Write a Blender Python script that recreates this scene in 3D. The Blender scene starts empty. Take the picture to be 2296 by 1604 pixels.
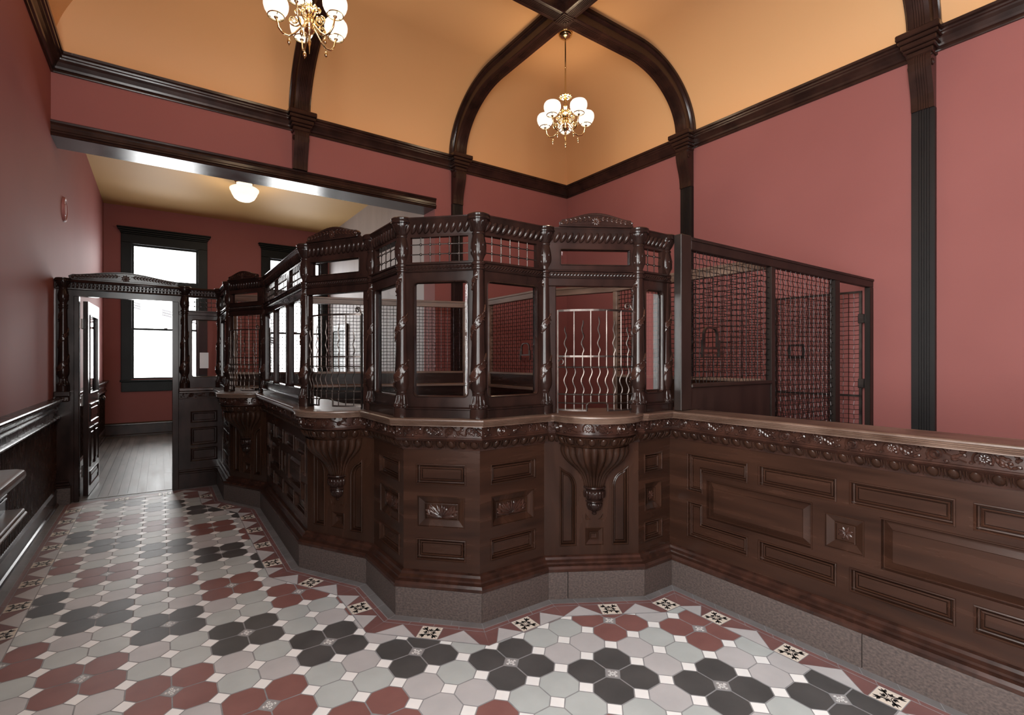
import bpy, bmesh, math, random, mathutils, mathutils.geometry
from math import sin, cos, pi, radians, sqrt, atan2, tan, hypot
from mathutils import Vector, Matrix
random.seed(7)
SC = bpy.context.scene
COL = SC.collection

# ------------------------------------------------------------------ camera, sky, exposure
YAW = 34.577
cam = bpy.data.cameras.new('camera')
cam.sensor_width = 36.0
cam.lens = 1112.0 / 2296.0 * 36.0
cam.shift_x = (1148 - 1125.3) / 2296.0
cam.shift_y = (807.6 - 802.0) / 2296.0
cam.clip_start = 0.05
camo = bpy.data.objects.new('camera', cam)
COL.objects.link(camo)
camo.location = (0, 0, 1.45)
camo.rotation_euler = (radians(90), 0, radians(-YAW))
SC.camera = camo

W = bpy.data.worlds.new('overcast_sky')
SC.world = W
W.use_nodes = True
bg = W.node_tree.nodes['Background']
bg.inputs[0].default_value = (1.0, 0.99, 0.97, 1)
bg.inputs[1].default_value = 35.0

SC.view_settings.view_transform = 'Standard'
SC.view_settings.look = 'None'
SC.view_settings.gamma = 1.0
SC.view_settings.exposure = 0.0
try:
    SC.view_settings.use_curve_mapping = False
    SC.cycles.use_denoising = True
    SC.cycles.max_bounces = 10
    SC.cycles.diffuse_bounces = 5
    SC.cycles.transparent_max_bounces = 16
    SC.cycles.sample_clamp_indirect = 6.0
    SC.cycles.caustics_reflective = False
    SC.cycles.caustics_refractive = False
except Exception:
    pass

# ------------------------------------------------------------------ room dimensions
XL, XR = -0.872, 5.812        # left and right walls
YB, YF = 6.44, -1.40          # back wall (with the wide opening) and front wall
YW = 11.9                     # window wall of the room behind
XG = 3.265                    # right side of the opening / grey wall behind
ZLIN = 3.64                   # underside of the lintel
ZC0, ZC, COVE = 4.43, 5.30, 1.12
ZBK = 4.40                    # ceiling of the room behind

def portal(name, loc, rot, sx, sy):
    """sampling aid for daylight in a window opening"""
    l = bpy.data.lights.new(name, 'AREA')
    l.shape = 'RECTANGLE'; l.size = sx; l.size_y = sy
    try:
        l.cycles.is_portal = True
    except Exception:
        pass
    o = bpy.data.objects.new(name, l); COL.objects.link(o)
    o.location = loc; o.rotation_euler = rot
    return o
# windows: (x0, x1, z0, z1)
BACKWIN = [(-0.46, 0.65, 1.08, 3.70), (1.97, 3.08, 1.08, 3.70)]
ADDED_FRONTWIN = [(-0.72, 0.12, 1.00, 4.00)]  # unseen window, added and sized to brighten the tiled floor
ADDED_LEFTWIN = [(-1.15, 0.85, 0.80, 4.00)]      # y0, y1, z0, z1 on the left wall, unseen, added to light the hall
for (x0, x1, z0, z1) in BACKWIN:
    portal('daylight_portal', ((x0 + x1) / 2, YW + 0.2, (z0 + z1) / 2), (radians(-90), 0, 0), x1 - x0, z1 - z0)
for (x0, x1, z0, z1) in ADDED_FRONTWIN:
    portal('daylight_portal', ((x0 + x1) / 2, YF - 0.2, (z0 + z1) / 2), (radians(90), 0, 0), x1 - x0, z1 - z0)

for (y0, y1, z0, z1) in ADDED_LEFTWIN:
    portal('daylight_portal', (XL - 0.2, (y0 + y1) / 2, (z0 + z1) / 2), (0, radians(-90), 0), z1 - z0, y1 - y0)

# ------------------------------------------------------------------ materials
def srgb(r, g, b):
    f = lambda c: (c / 255 / 12.92) if c / 255 <= 0.04045 else ((c / 255 + 0.055) / 1.055) ** 2.4
    return (f(r), f(g), f(b), 1)

def mat(name, c1, c2=None, rough=0.5, scale=(6, 6, 6), metal=0.0, bump=0.0, detail=6.0, spec=0.5, coat=0.0, emit=None, estr=0.0, lo=0.35, hi=0.65, distort=0.0, rv=0.0, bscale=1.0):
    m = bpy.data.materials.new(name); m.use_nodes = True
    nt = m.node_tree; N = nt.nodes; L = nt.links
    p = N['Principled BSDF']
    p.inputs['Base Color'].default_value = c1
    p.inputs['Roughness'].default_value = rough
    p.inputs['Metallic'].default_value = metal
    p.inputs['Specular IOR Level'].default_value = spec
    p.inputs['Coat Weight'].default_value = coat
    p.inputs['Coat Roughness'].default_value = 0.15
    if emit:
        p.inputs['Emission Color'].default_value = emit
        p.inputs['Emission Strength'].default_value = estr
    if c2 is not None or bump:
        tc = N.new('ShaderNodeTexCoord'); mp = N.new('ShaderNodeMapping')
        mp.inputs['Scale'].default_value = scale
        L.new(tc.outputs['Object'], mp.inputs['Vector'])
        nz = N.new('ShaderNodeTexNoise')
        nz.inputs['Scale'].default_value = 1.0
        nz.inputs['Detail'].default_value = detail
        nz.inputs['Distortion'].default_value = distort
        L.new(mp.outputs[0], nz.inputs['Vector'])
        if c2 is not None:
            rp = N.new('ShaderNodeValToRGB')
            rp.color_ramp.elements[0].position = lo; rp.color_ramp.elements[0].color = c1
            rp.color_ramp.elements[1].position = hi; rp.color_ramp.elements[1].color = c2
            L.new(nz.outputs[0], rp.inputs[0]); L.new(rp.outputs[0], p.inputs['Base Color'])
        if rv:
            mr = N.new('ShaderNodeMapRange')
            mr.inputs[3].default_value = max(0.02, rough - rv); mr.inputs[4].default_value = rough + rv
            L.new(nz.outputs[0], mr.inputs[0]); L.new(mr.outputs[0], p.inputs['Roughness'])
        if bump:
            bp = N.new('ShaderNodeBump'); bp.inputs['Strength'].default_value = bump
            bp.inputs['Distance'].default_value = 0.01 * bscale
            L.new(nz.outputs[0], bp.inputs['Height']); L.new(bp.outputs[0], p.inputs['Normal'])
    return m

M = {}
M['wood'] = mat('mahogany_counter_wood', srgb(30, 18, 13), srgb(52, 32, 23), 0.25, (9, 9, 1.6), rv=0.08, distort=0.6, spec=0.24, lo=0.25, hi=0.8)
M['woodx'] = mat('mahogany_board_wood', srgb(32, 19, 14), srgb(55, 34, 25), 0.26, (1.5, 14, 14), rv=0.08, distort=0.4, spec=0.24, lo=0.25, hi=0.8)
M['carve'] = mat('carved_mahogany', srgb(36, 22, 18), srgb(54, 33, 26), 0.22, (14, 14, 14), spec=0.34, rv=0.06)
M['dark'] = mat('dark_turned_mahogany', srgb(25, 16, 14), srgb(40, 25, 21), 0.19, (10, 10, 4), spec=0.22, rv=0.06)
M['top'] = mat('worn_counter_top', srgb(66, 47, 38), srgb(104, 84, 73), 0.36, (2.5, 7, 7), spec=0.45, rv=0.12, distort=0.8)
M['trim'] = mat('dark_varnished_trim', srgb(38, 24, 21), srgb(54, 34, 28), 0.24, (5, 5, 5), spec=0.35, rv=0.08)
M['trimblack'] = mat('black_painted_pilaster', srgb(20, 16, 17), srgb(27, 22, 22), 0.45, (3, 3, 3), spec=0.3)
M['green'] = mat('near_black_window_casing', srgb(12, 15, 15), srgb(18, 21, 20), 0.42, (4, 4, 4), spec=0.2)
M['wall'] = mat('brick_red_wall_paint', srgb(142, 88, 85), srgb(148, 93, 90), 0.65, (0.7, 0.7, 0.7), bump=0.06, detail=3, spec=0.12, bscale=3)
M['ceil'] = mat('amber_ceiling_paint', srgb(216, 166, 117), srgb(220, 171, 122), 0.6, (0.5, 0.5, 0.5), detail=2, spec=0.3)
M['ceil2'] = mat('pale_ochre_ceiling_paint', srgb(192, 156, 104), srgb(198, 162, 110), 0.6, (0.5, 0.5, 0.5), detail=2, spec=0.2)
M['grey'] = mat('grey_plaster_wall', srgb(158, 152, 152), srgb(166, 160, 160), 0.6, (3, 3, 0.4))
M['stone'] = mat('speckled_brownstone', srgb(42, 35, 33), srgb(88, 74, 69), 0.7, (75, 75, 110), bump=0.25, detail=9, lo=0.25, hi=0.8)
M['fwood'] = mat('grey_brown_plank', srgb(64, 59, 56), srgb(106, 99, 95), 0.45, (9, 1.2, 9), rv=0.1, spec=0.3)
M['brass'] = mat('polished_brass', srgb(232, 208, 158), None, 0.16, metal=1.0)
M['iron'] = mat('dark_bronze_iron', srgb(84, 76, 72), srgb(54, 48, 46), 0.36, (9, 9, 9), metal=0.9)
M['wire'] = mat('steel_wire', srgb(58, 54, 54), srgb(36, 33, 33), 0.36, (20, 20, 20), metal=0.85)
M['plaque'] = mat('painted_plaque', srgb(158, 100, 97), None, 0.5)
M['frame2'] = mat('cage_frame_wood', srgb(20, 15, 13), srgb(36, 26, 22), 0.4, (8, 8, 2), spec=0.35)
M['desk'] = mat('inner_desk_wood', srgb(92, 70, 58), srgb(132, 110, 96), 0.4, (2, 8, 8))
M['globe'] = mat('lit_opal_glass', (0.15, 0.14, 0.12, 1), None, 0.3, emit=(1.0, 0.92, 0.82, 1), estr=1.12)
M['globe2'] = mat('lit_ribbed_glass', (0.25, 0.24, 0.2, 1), None, 0.3, emit=(1.0, 0.90, 0.72, 1), estr=1.25)
M['paper'] = mat('white_paper', srgb(220, 220, 220), None, 0.8)
M['cable'] = mat('overhead_cable', srgb(60, 60, 62), None, 0.6)
# tiles
M['t_grey'] = mat('tile_cool_grey', srgb(176, 184, 185), srgb(187, 195, 196), 0.48, (5, 5, 5), spec=0.4)
M['t_warm'] = mat('tile_warm_grey', srgb(180, 181, 184), srgb(192, 192, 195), 0.48, (5, 5, 5), spec=0.4)
M['t_dark'] = mat('tile_charcoal', srgb(72, 72, 73), srgb(84, 83, 84), 0.48, (5, 5, 5), spec=0.4)
M['t_red'] = mat('tile_brick_red', srgb(126, 88, 85), srgb(138, 97, 93), 0.48, (5, 5, 5), spec=0.4)
M['t_white'] = mat('tile_white', srgb(238, 241, 243), srgb(245, 247, 248), 0.42, (9, 9, 9), spec=0.4)
M['t_grout'] = mat('tile_grout', srgb(134, 136, 140), srgb(152, 153, 156), 0.8, (20, 20, 20))
M['t_slate'] = mat('tile_border_slate', srgb(100, 98, 99), srgb(114, 112, 113), 0.48, (5, 5, 5), spec=0.4)
M['t_rose'] = mat('tile_border_rose', srgb(112, 80, 79), srgb(124, 89, 87), 0.48, (5, 5, 5), spec=0.4)
M['t_cream'] = mat('tile_cream', srgb(216, 208, 196), srgb(224, 217, 206), 0.45, (9, 9, 9))
M['t_black'] = mat('tile_black_inlay', srgb(38, 37, 37), None, 0.5)
M['t_mid'] = mat('tile_mid_grey', srgb(150, 150, 152), None, 0.45)

def glass_mat(name, tint, refl):
    m = bpy.data.materials.new(name); m.use_nodes = True
    nt = m.node_tree; N = nt.nodes; L = nt.links
    for n in list(N): N.remove(n)
    out = N.new('ShaderNodeOutputMaterial'); mx = N.new('ShaderNodeMixShader')
    tr = N.new('ShaderNodeBsdfTransparent'); tr.inputs[0].default_value = tint
    gl = N.new('ShaderNodeBsdfGlossy'); gl.inputs['Roughness'].default_value = 0.01
    fr = N.new('ShaderNodeFresnel'); fr.inputs[0].default_value = 1.5
    mu = N.new('ShaderNodeMath'); mu.operation = 'MULTIPLY'; mu.inputs[1].default_value = refl
    L.new(fr.outputs[0], mu.inputs[0]); L.new(mu.outputs[0], mx.inputs[0])
    L.new(tr.outputs[0], mx.inputs[1]); L.new(gl.outputs[0], mx.inputs[2]); L.new(mx.outputs[0], out.inputs[0])
    return m
M['glass'] = glass_mat('clear_bevelled_glass', (0.95, 0.95, 0.95, 1), 0.75)
M['pane'] = glass_mat('window_glass', (0.97, 0.98, 0.98, 1), 0.6)
M['dim_pane'] = glass_mat('daylight_dimming_glass', (0.62, 0.625, 0.63, 1), 0.6)  # darkened only to dim the daylight entering by the far windows

# ------------------------------------------------------------------ mesh helpers
class MB:
    def __init__(s): s.v = []; s.f = []; s.m = []
    def add(s, vs, fs, mi=0):
        o = len(s.v); s.v.extend([tuple(v) for v in vs])
        for f in fs: s.f.append(tuple(o + i for i in f)); s.m.append(mi)
    def box(s, x0, x1, y0, y1, z0, z1, mi=0, b=0.0):
        if b > 0:
            b = min(b, (x1 - x0) * .45, (y1 - y0) * .45, (z1 - z0) * .45)
            return s.rbox(x0, x1, y0, y1, z0, z1, b, mi)
        s.add([(x0, y0, z0), (x1, y0, z0), (x1, y1, z0), (x0, y1, z0), (x0, y0, z1), (x1, y0, z1), (x1, y1, z1), (x0, y1, z1)],
              [(0, 3, 2, 1), (4, 5, 6, 7), (0, 1, 5, 4), (1, 2, 6, 5), (2, 3, 7, 6), (3, 0, 4, 7)], mi)
    def rbox(s, x0, x1, y0, y1, z0, z1, b, mi=0):
        vs = []; idx = {}
        for i, x in enumerate((x0, x1)):
            for j, y in enumerate((y0, y1)):
                for k, z in enumerate((z0, z1)):
                    sx = b if i == 0 else -b; sy = b if j == 0 else -b; sz = b if k == 0 else -b
                    idx[(i, j, k, 0)] = len(vs); vs.append((x, y + sy, z + sz))
                    idx[(i, j, k, 1)] = len(vs); vs.append((x + sx, y, z + sz))
                    idx[(i, j, k, 2)] = len(vs); vs.append((x + sx, y + sy, z))
        g = lambda i, j, k, a: idx[(i, j, k, a)]
        fs = []
        for i in (0, 1): fs.append((g(i, 0, 0, 0), g(i, 1, 0, 0), g(i, 1, 1, 0), g(i, 0, 1, 0)))
        for j in (0, 1): fs.append((g(0, j, 0, 1), g(1, j, 0, 1), g(1, j, 1, 1), g(0, j, 1, 1)))
        for k in (0, 1): fs.append((g(0, 0, k, 2), g(1, 0, k, 2), g(1, 1, k, 2), g(0, 1, k, 2)))
        for i in (0, 1):
            for j in (0, 1): fs.append((g(i, j, 0, 0), g(i, j, 1, 0), g(i, j, 1, 1), g(i, j, 0, 1)))
            for k in (0, 1): fs.append((g(i, 0, k, 0), g(i, 1, k, 0), g(i, 1, k, 2), g(i, 0, k, 2)))
        for j in (0, 1):
            for k in (0, 1): fs.append((g(0, j, k, 1), g(1, j, k, 1), g(1, j, k, 2), g(0, j, k, 2)))
        for i in (0, 1):
            for j in (0, 1):
                for k in (0, 1): fs.append((g(i, j, k, 0), g(i, j, k, 1), g(i, j, k, 2)))
        s.add(vs, fs, mi)
    def loft(s, loops, closed_loop=True, cap=True, mi=0):
        n = len(loops[0]); vs = [p for l in loops for p in l]; fs = []
        for a in range(len(loops) - 1):
            for i in range(n if closed_loop else n - 1):
                j = (i + 1) % n
                fs.append((a * n + i, a * n + j, (a + 1) * n + j, (a + 1) * n + i))
        if cap:
            fs.append(tuple(range(n))[::-1]); fs.append(tuple((len(loops) - 1) * n + i for i in range(n)))
        s.add(vs, fs, mi)
    def tube(s, pts, r, n=5, cap=True, mi=0):
        pts = [Vector(p) for p in pts]; loops = []
        up = Vector((0.13, 0.21, 0.97)); last = None
        for i, p in enumerate(pts):
            d = (pts[min(i + 1, len(pts) - 1)] - pts[max(i - 1, 0)])
            if d.length < 1e-9: d = Vector((0, 0, 1))
            d.normalize()
            if last is None:
                a = d.cross(up)
                if a.length < 0.05: a = d.cross(Vector((1, 0, 0)))
            else:
                a = last - d * last.dot(d)
            a.normalize(); last = a; b = d.cross(a)
            rr = r[i] if isinstance(r, (list, tuple)) else r
            loops.append([p + (a * cos(2 * pi * k / n) + b * sin(2 * pi * k / n)) * rr for k in range(n)])
        s.loft(loops, True, cap, mi)
    def lathe(s, prof, n=20, c=(0, 0), a0=0.0, a1=2 * pi, flute=None, mi=0):
        """prof: (r, z[, flute depth])"""
        full = abs(a1 - a0 - 2 * pi) < 1e-6
        m = n if full else n + 1; loops = []
        for q in prof:
            r, z = q[0], q[1]; fd = q[2] if len(q) > 2 else 0.0
            lp = []
            for k in range(m):
                a = a0 + (a1 - a0) * k / n
                rr = r
                if fd and flute: rr = r * (1 - fd * abs(sin(flute * (a - a0) / 2.0)) ** 0.5 + 0.0) if fd < 0 else r * (1 - fd + fd * abs(sin(flute * (a - a0) / 2.0)) ** 0.6)
                lp.append((c[0] + rr * cos(a), c[1] + rr * sin(a), z))
            loops.append(lp)
        s.loft(loops, full, full, mi)
    def ell(s, c, ax, ay, az, n=7, m=5, mi=0):
        """ellipsoid from three axis vectors"""
        c = Vector(c); ax = Vector(ax); ay = Vector(ay); az = Vector(az)
        vs = [c - az]; fs = []
        for i in range(1, m):
            t = -pi / 2 + pi * i / m
            for k in range(n):
                a = 2 * pi * k / n
                vs.append(c + ax * (cos(t) * cos(a)) + ay * (cos(t) * sin(a)) + az * sin(t))
        vs.append(c + az)
        for k in range(n): fs.append((0, 1 + (k + 1) % n, 1 + k))
        for i in range(m - 2):
            for k in range(n):
                a = 1 + i * n + k; b = 1 + i * n + (k + 1) % n
                fs.append((a, b, b + n, a + n))
        e = len(vs) - 1; o = 1 + (m - 2) * n
        for k in range(n): fs.append((o + k, o + (k + 1) % n, e))
        s.add(vs, fs, mi)
    def ring(s, outline, prof, to3, fill=True, mi=0, mi_fill=None):
        """moulding swept round a closed outline with mitres; prof = (inset, depth)"""
        ar = sum(outline[i][0] * outline[(i + 1) % len(outline)][1] - outline[(i + 1) % len(outline)][0] * outline[i][1] for i in range(len(outline)))
        if ar < 0: outline = outline[::-1]
        n = len(outline); loops = []
        for d, y in prof:
            lp = []
            for i in range(n):
                p0 = Vector(outline[i - 1]); p1 = Vector(outline[i]); p2 = Vector(outline[(i + 1) % n])
                e1 = (p1 - p0).normalized(); e2 = (p2 - p1).normalized()
                n1 = Vector((-e1.y, e1.x)); n2 = Vector((-e2.y, e2.x))
                q = p1 + (n1 + n2) * (d / max(0.25, 1 + n1.dot(n2)))
                lp.append(to3(q.x, q.y, y))
            loops.append(lp)
        s.loft(loops, True, False, mi)
        if fill:
            s.add(loops[-1], [tuple(range(n))], mi if mi_fill is None else mi_fill)
    def build(s, name, mats, parent=None, smooth=None, loc=None, recalc=True):
        me = bpy.data.meshes.new(name)
        me.from_pydata(s.v, [], s.f)
        if not isinstance(mats, (list, tuple)): mats = [mats]
        for m in mats: me.materials.append(M[m] if isinstance(m, str) else m)
        if len(mats) > 1: me.polygons.foreach_set('material_index', s.m)
        if recalc:
            b = bmesh.new(); b.from_mesh(me)
            bmesh.ops.recalc_face_normals(b, faces=b.faces); b.to_mesh(me); b.free()
        if smooth is not None:
            me.polygons.foreach_set('use_smooth', [True] * len(me.polygons))
            try: me.set_sharp_from_angle(angle=radians(smooth))
            except Exception: pass
        me.update()
        o = bpy.data.objects.new(name, me); COL.objects.link(o)
        if parent: o.parent = parent
        if loc: o.location = loc
        return o

def tag(o, label=None, cat=None, group=None, kind=None):
    if label: o['label'] = label
    if cat: o['category'] = cat
    if group: o['group'] = group
    if kind: o['kind'] = kind
    return o
def empty(name, loc=(0, 0, 0), rz=0.0, label=None, cat=None, group=None, kind=None):
    o = bpy.data.objects.new(name, None); COL.objects.link(o)
    o.empty_display_size = 0.1
    o.location = loc; o.rotation_euler = (0, 0, rz)
    return tag(o, label, cat, group, kind)
def struct(o): o['kind'] = 'structure'; return o
def kids(o): return [c for c in bpy.data.objects if c.parent == o]
def copy_tree(o, parent=None):
    c = o.copy(); COL.objects.link(c); c.parent = parent
    for ch in kids(o): copy_tree(ch, c)
    return c
def rect(x0, x1, z0, z1): return [(x0, z0), (x1, z0), (x1, z1), (x0, z1)]

# ------------------------------------------------------------------ carving helpers: P(u, z, d) -> 3D, d outward
def leaf(mb, P, u, z, ang, ln, wd, th=0.004):
    a = Vector((cos(ang), sin(ang))); b = Vector((-sin(ang), cos(ang)))
    pts = [(0, 0.15), (0.25, 0.85), (0.5, 1.0), (0.78, 0.6), (1.0, 0.0)]
    rows = [[], [], [], [], []]
    for t, w in pts:
        q = Vector((u, z)) + a * (t * ln)
        for k, (o_, d_) in enumerate([(1, 0), (.78, .72), (0, 1), (-.78, .72), (-1, 0)]):
            rows[k].append(P(*(q + b * (w * wd * o_)), th * d_ * min(1, w + .35)))
    n = len(pts); vs = [p for r_ in rows for p in r_]
    mb.add(vs, [(k * n + i, k * n + i + 1, (k + 1) * n + i + 1, (k + 1) * n + i) for k in range(4) for i in range(n - 1)])
def vine(mb, P, pts, r=0.0035, n=4):
    mb.tube([P(u, z, r * 0.6) for u, z in pts], r, n)
def spiral_pts(u, z, r0, r1, a0, turns, n=18):
    return [(u + (r0 + (r1 - r0) * i / n) * cos(a0 + turns * 2 * pi * i / n), z + (r0 + (r1 - r0) * i / n) * sin(a0 + turns * 2 * pi * i / n)) for i in range(n + 1)]
def rosette(mb, P, u, z, r, k=9):
    for i in range(k):
        leaf(mb, P, u, z, 2 * pi * i / k, r, r * 0.26, 0.005)
    c = P(u, z, 0.004); e = r * .24
    mb.ell(c, Vector(P(u + e, z, 0.004)) - Vector(c), Vector(P(u, z + e, 0.004)) - Vector(c), Vector(P(u, z, 0.009)) - Vector(c), 6, 4)
def frieze(mb, P, u0, u1, z0, z1, unit=0.314, flip=False):
    L = u1 - u0; n = max(1, round(L / unit)); U = L / n; H = z1 - z0; zc = (z0 + z1) / 2
    k = min(1.0, U / 0.30)
    for i in range(n):
        a = u0 + i * U
        s1 = a + U * .27; s2 = a + U * .76; R = H * .46 * k
        vine(mb, P, spiral_pts(s1, zc, R, R * .16, -pi * .6, -1.9, 20), 0.0058)
        vine(mb, P, spiral_pts(s1, zc, R * 1.25, R * 1.05, pi * .05, .30, 6), 0.0044)
        rosette(mb, P, s2, zc, R * .88)
        vine(mb, P, spiral_pts(s2, zc, R * 1.12, R * 1.0, pi * 1.2, -0.72, 12), 0.0048)
        vine(mb, P, [(a + U * t, zc - H * .40 * cos((t - .02) * 2 * pi * .95 + 2.2)) for t in [.36, .42, .48, .54, .6]], 0.0032)
        vine(mb, P, [(a + U * (.86 + .04 * j), z0 + H * (.88 - .2 * j)) for j in range(5) if .86 + .04 * j <= 1.02], 0.0032)
        for t, zz, an, ln in [(.44, .30, .9, .36), (.47, .42, .5, .34), (.50, .58, .25, .30), (.44, .25, .1, .34), (.88, .75, -1.3, .38), (.92, .62, -1.15, .40), (.95, .5, -1.0, .38),
                              (.90, .82, -.25, .34), (.95, .72, -.2, .32), (.06, .62, .5, .30), (.04, .35, 2.6, .26), (.40, .80, .95, .22), (.12, .2, 2.7, .25), (.60, .86, 2.8, .28), (.62, .16, -2.7 + pi, .22), (.10, .85, 2.8, .24), (.52, .9, -.3, .3), (.56, .75, -.9, .24), (.02, .12, .4, .3), (.08, .5, 1.8, .26), (.36, .14, -.2, .3), (.98, .2, 2.9, .34), (.86, .2, 2.6, .3), (.17, .1, .15, .3), (.14, .9, .1, .3)]:
            leaf(mb, P, a + U * t, z0 + H * zz, an, ln * H * 1.25 * k, H * .125, .009)
def eggs(mb, P, u0, u1, z0, z1, pitch=0.068):
    L = u1 - u0; n = max(1, round(L / pitch)); U = L / n; zc = (z0 + z1) / 2; h = (z1 - z0) * .5
    for i in range(n):
        u = u0 + (i + .5) * U; c = Vector(P(u, zc, 0.004))
        ax = Vector(P(u + U * .30, zc, 0.004)) - c; az = Vector(P(u, zc + h * .98, 0.004)) - c; ay = Vector(P(u, zc, 0.0135)) - c
        mb.ell(c, ax, ay, az, 8, 6)
        for sg in (-1, 1):
            mb.tube([P(u + sg * U * .36, zc + h * .95, .006), P(u + sg * U * .37, zc, .012), P(u + sg * U * .30, zc - h * .7, .006)], [U * .035, U * .045, U * .03], 4)
        mb.tube([P(u + U * .5, zc + h * .9, .004), P(u + U * .5, zc - h * .9, .006)], [U * .05, U * .02], 4)

# ------------------------------------------------------------------ plan of the ticket counter (public face of its stone plinth)
S = [(.543, 6.62), (.543, 5.845), (.805, 5.335), (.7985, 3.6535), (1.0965, 3.1385), (1.1, 2.66), (1.455, 2.305), (1.93, 2.305), (2.445, 2.007), (2.71, 2.007), (2.71, YF + 0.02)]
class Face:
    def __init__(s, i):
        a = Vector(S[i]); b = Vector(S[i + 1]); d = b - a
        s.i = i; s.L = d.length; s.a = a; s.rz = atan2(d.y, d.x)
        def turn(k):
            if k <= 0 or k >= len(S) - 1: return 0.0
            p = Vector(S[k]) - Vector(S[k - 1]); q = Vector(S[k + 1]) - Vector(S[k])
            t = atan2(p.x * q.y - p.y * q.x, p.dot(q)); return t
        s.t0 = tan(turn(i) / 2); s.t1 = tan(turn(i + 1) / 2)
    def xs(s, y): return (y * s.t0, s.L - y * s.t1)       # mitred ends at depth y (inward positive)
    def empty(s, name, z=0.0, **k): return empty(name, (s.a.x, s.a.y, z), s.rz, **k)
    def strip(s, mb, prof, close=True):
        """extrude closed profile (y, z) along the face with mitred ends"""
        l0 = []; l1 = []
        for y, z in prof:
            a, b = s.xs(y); l0.append((a, y, z)); l1.append((b, y, z))
        mb.loft([l0, l1], True, True)
FC = [Face(i) for i in range(10)]

BW = 0.06          # depth of the board face behind the stone line
ZT = 1.125         # counter top
P_STD = [(0, 0.0), (.001, .005), (.006, .007), (.010, .003), (.011, -.018), (.0165, -.020), (.017, -.027), (.0205, -.027), (.021, -.014), (.027, -.010), (.031, -.014), (.0315, -.025), (.0345, -.025), (.035, -.018)]
P_BIG = [(0, 0.0), (.0015, .004), (.006, .004), (.007, -.026), (.0105, -.026), (.048, -.006), (.049, -.002), (.054, -.002)]
P_SQ = [(0, 0.0), (.0015, .004), (.005, .004), (.007, -.004), (.040, -.019), (.0415, -.013), (.046, -.012), (.048, -.021)]
HOLES = {}
P_ARCH = [(0, 0.0), (.001, .005), (.006, .008), (.011, .004), (.012, -.018), (.0155, -.020), (.016, -.010), (.021, -.008), (.024, -.012), (.0245, -.024), (.027, -.024), (.0275, -.018)]
def on_board(y0=BW):
    return lambda u, z, d: (u, y0 - d, z)
def panel(parent, outline, prof=P_STD, y0=BW, m='woodx', name='raised_panel'):
    HOLES.setdefault(parent.name, []).append(list(outline))
    mb = MB(); mb.ring(outline, prof, on_board(y0)); return mb.build(name, m, parent)
def carved_panel(parent, x0, x1, z0, z1, y0=BW, fan=True):
    o = panel(parent, rect(x0, x1, z0, z1), P_SQ, y0, 'wood', 'carved_panel')
    mb = MB(); P = on_board(y0 + .021); cx = (x0 + x1) / 2; w = (x1 - x0) / 2 - .05; h = (z1 - z0) - .1; zb = z0 + .05
    if w > .05:
        for k, an in enumerate([.12, .45, .8, 1.15, pi / 2, pi - 1.15, pi - .8, pi - .45, pi - .12]):
            ln = min(w / max(.05, abs(cos(an))) if abs(cos(an)) > .3 else 9, h / max(.2, sin(an)) if sin(an) > .2 else 9) * .95
            leaf(mb, P, cx, zb + .004, an, ln, .013, .010)
        for sg in (-1, 1):
            for q, an in [(.45, .9), (.45, 2.2), (.75, 1.4), (.7, .3), (.25, 1.9)]:
                leaf(mb, P, cx + sg * w * q, zb + h * .42, an if sg > 0 else pi - an, h * .55, .011, .009)
                leaf(mb, P, cx + sg * w * q, zb + h * .2, an * .7 if sg > 0 else pi - an * .7, h * .45, .010, .009)
    else:
        for k in range(8): leaf(mb, P, cx, (z0 + z1) / 2, pi / 8 + k * pi / 4, min(w, h / 2) * 1.0, .009, .007)
    mb.build('carved_leaves', 'carve', o)
    return o
def Lshape(x0, x1, z0, z1, aw, ah, flipx=False, flipz=False):
    pts = [(x0, z0), (x0 + aw, z0), (x0 + aw, z1 - ah), (x1, z1 - ah), (x1, z1), (x0, z1)]
    if flipx: pts = [(x0 + x1 - x, z) for x, z in pts]
    if flipz: pts = [(x, z0 + z1 - z) for x, z in pts]
    return pts
BASEPROF = [(.075, .168), (-.006, .168), (-.008, .186), (.0, .200), (.022, .206), (.024, .216), (.040, .226), (.044, .240), (.058, .246), (.075, .246)]

def board(root, x0, x1, z0, z1, y0, m, name='face_board'):
    """front board pierced where the sunk panels sit"""
    loops = [rect(x0, x1, z0, z1)] + HOLES.get(root.name, [])
    flat = [p for l in loops for p in l]
    tris = mathutils.geometry.tessellate_polygon([[Vector((p[0], p[1], 0)) for p in l] for l in loops])
    mb = MB(); mb.add([(p[0], y0, p[1]) for p in flat], [tuple(t) for t in tris])
    mb.add([(x0, y0, z0), (x1, y0, z0), (x1, y0 + .045, z0), (x0, y0 + .045, z0), (x0, y0, z1), (x1, y0, z1), (x1, y0 + .045, z1), (x0, y0 + .045, z1)], [(4, 5, 6, 7), (0, 3, 2, 1), (0, 4, 7, 3), (1, 2, 6, 5), (3, 7, 6, 2)])
    return mb.build(name, m, root, recalc=False)
def lower_shell(f, root, board_mat='woodx'):
    a, b = f.xs(BW); board(root, a, b, .2, .945, BW, board_mat)
    mb = MB(); f.strip(mb, BASEPROF); mb.build('base_moulding', 'carve', root)

def three_panels(f, root, x0, x1):
    panel(root, rect(x0, x1, .735, .856)); carved_panel(root, x0 + .008, x1 - .008, .493, .669); panel(root, rect(x0, x1, .303, .428))

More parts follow.
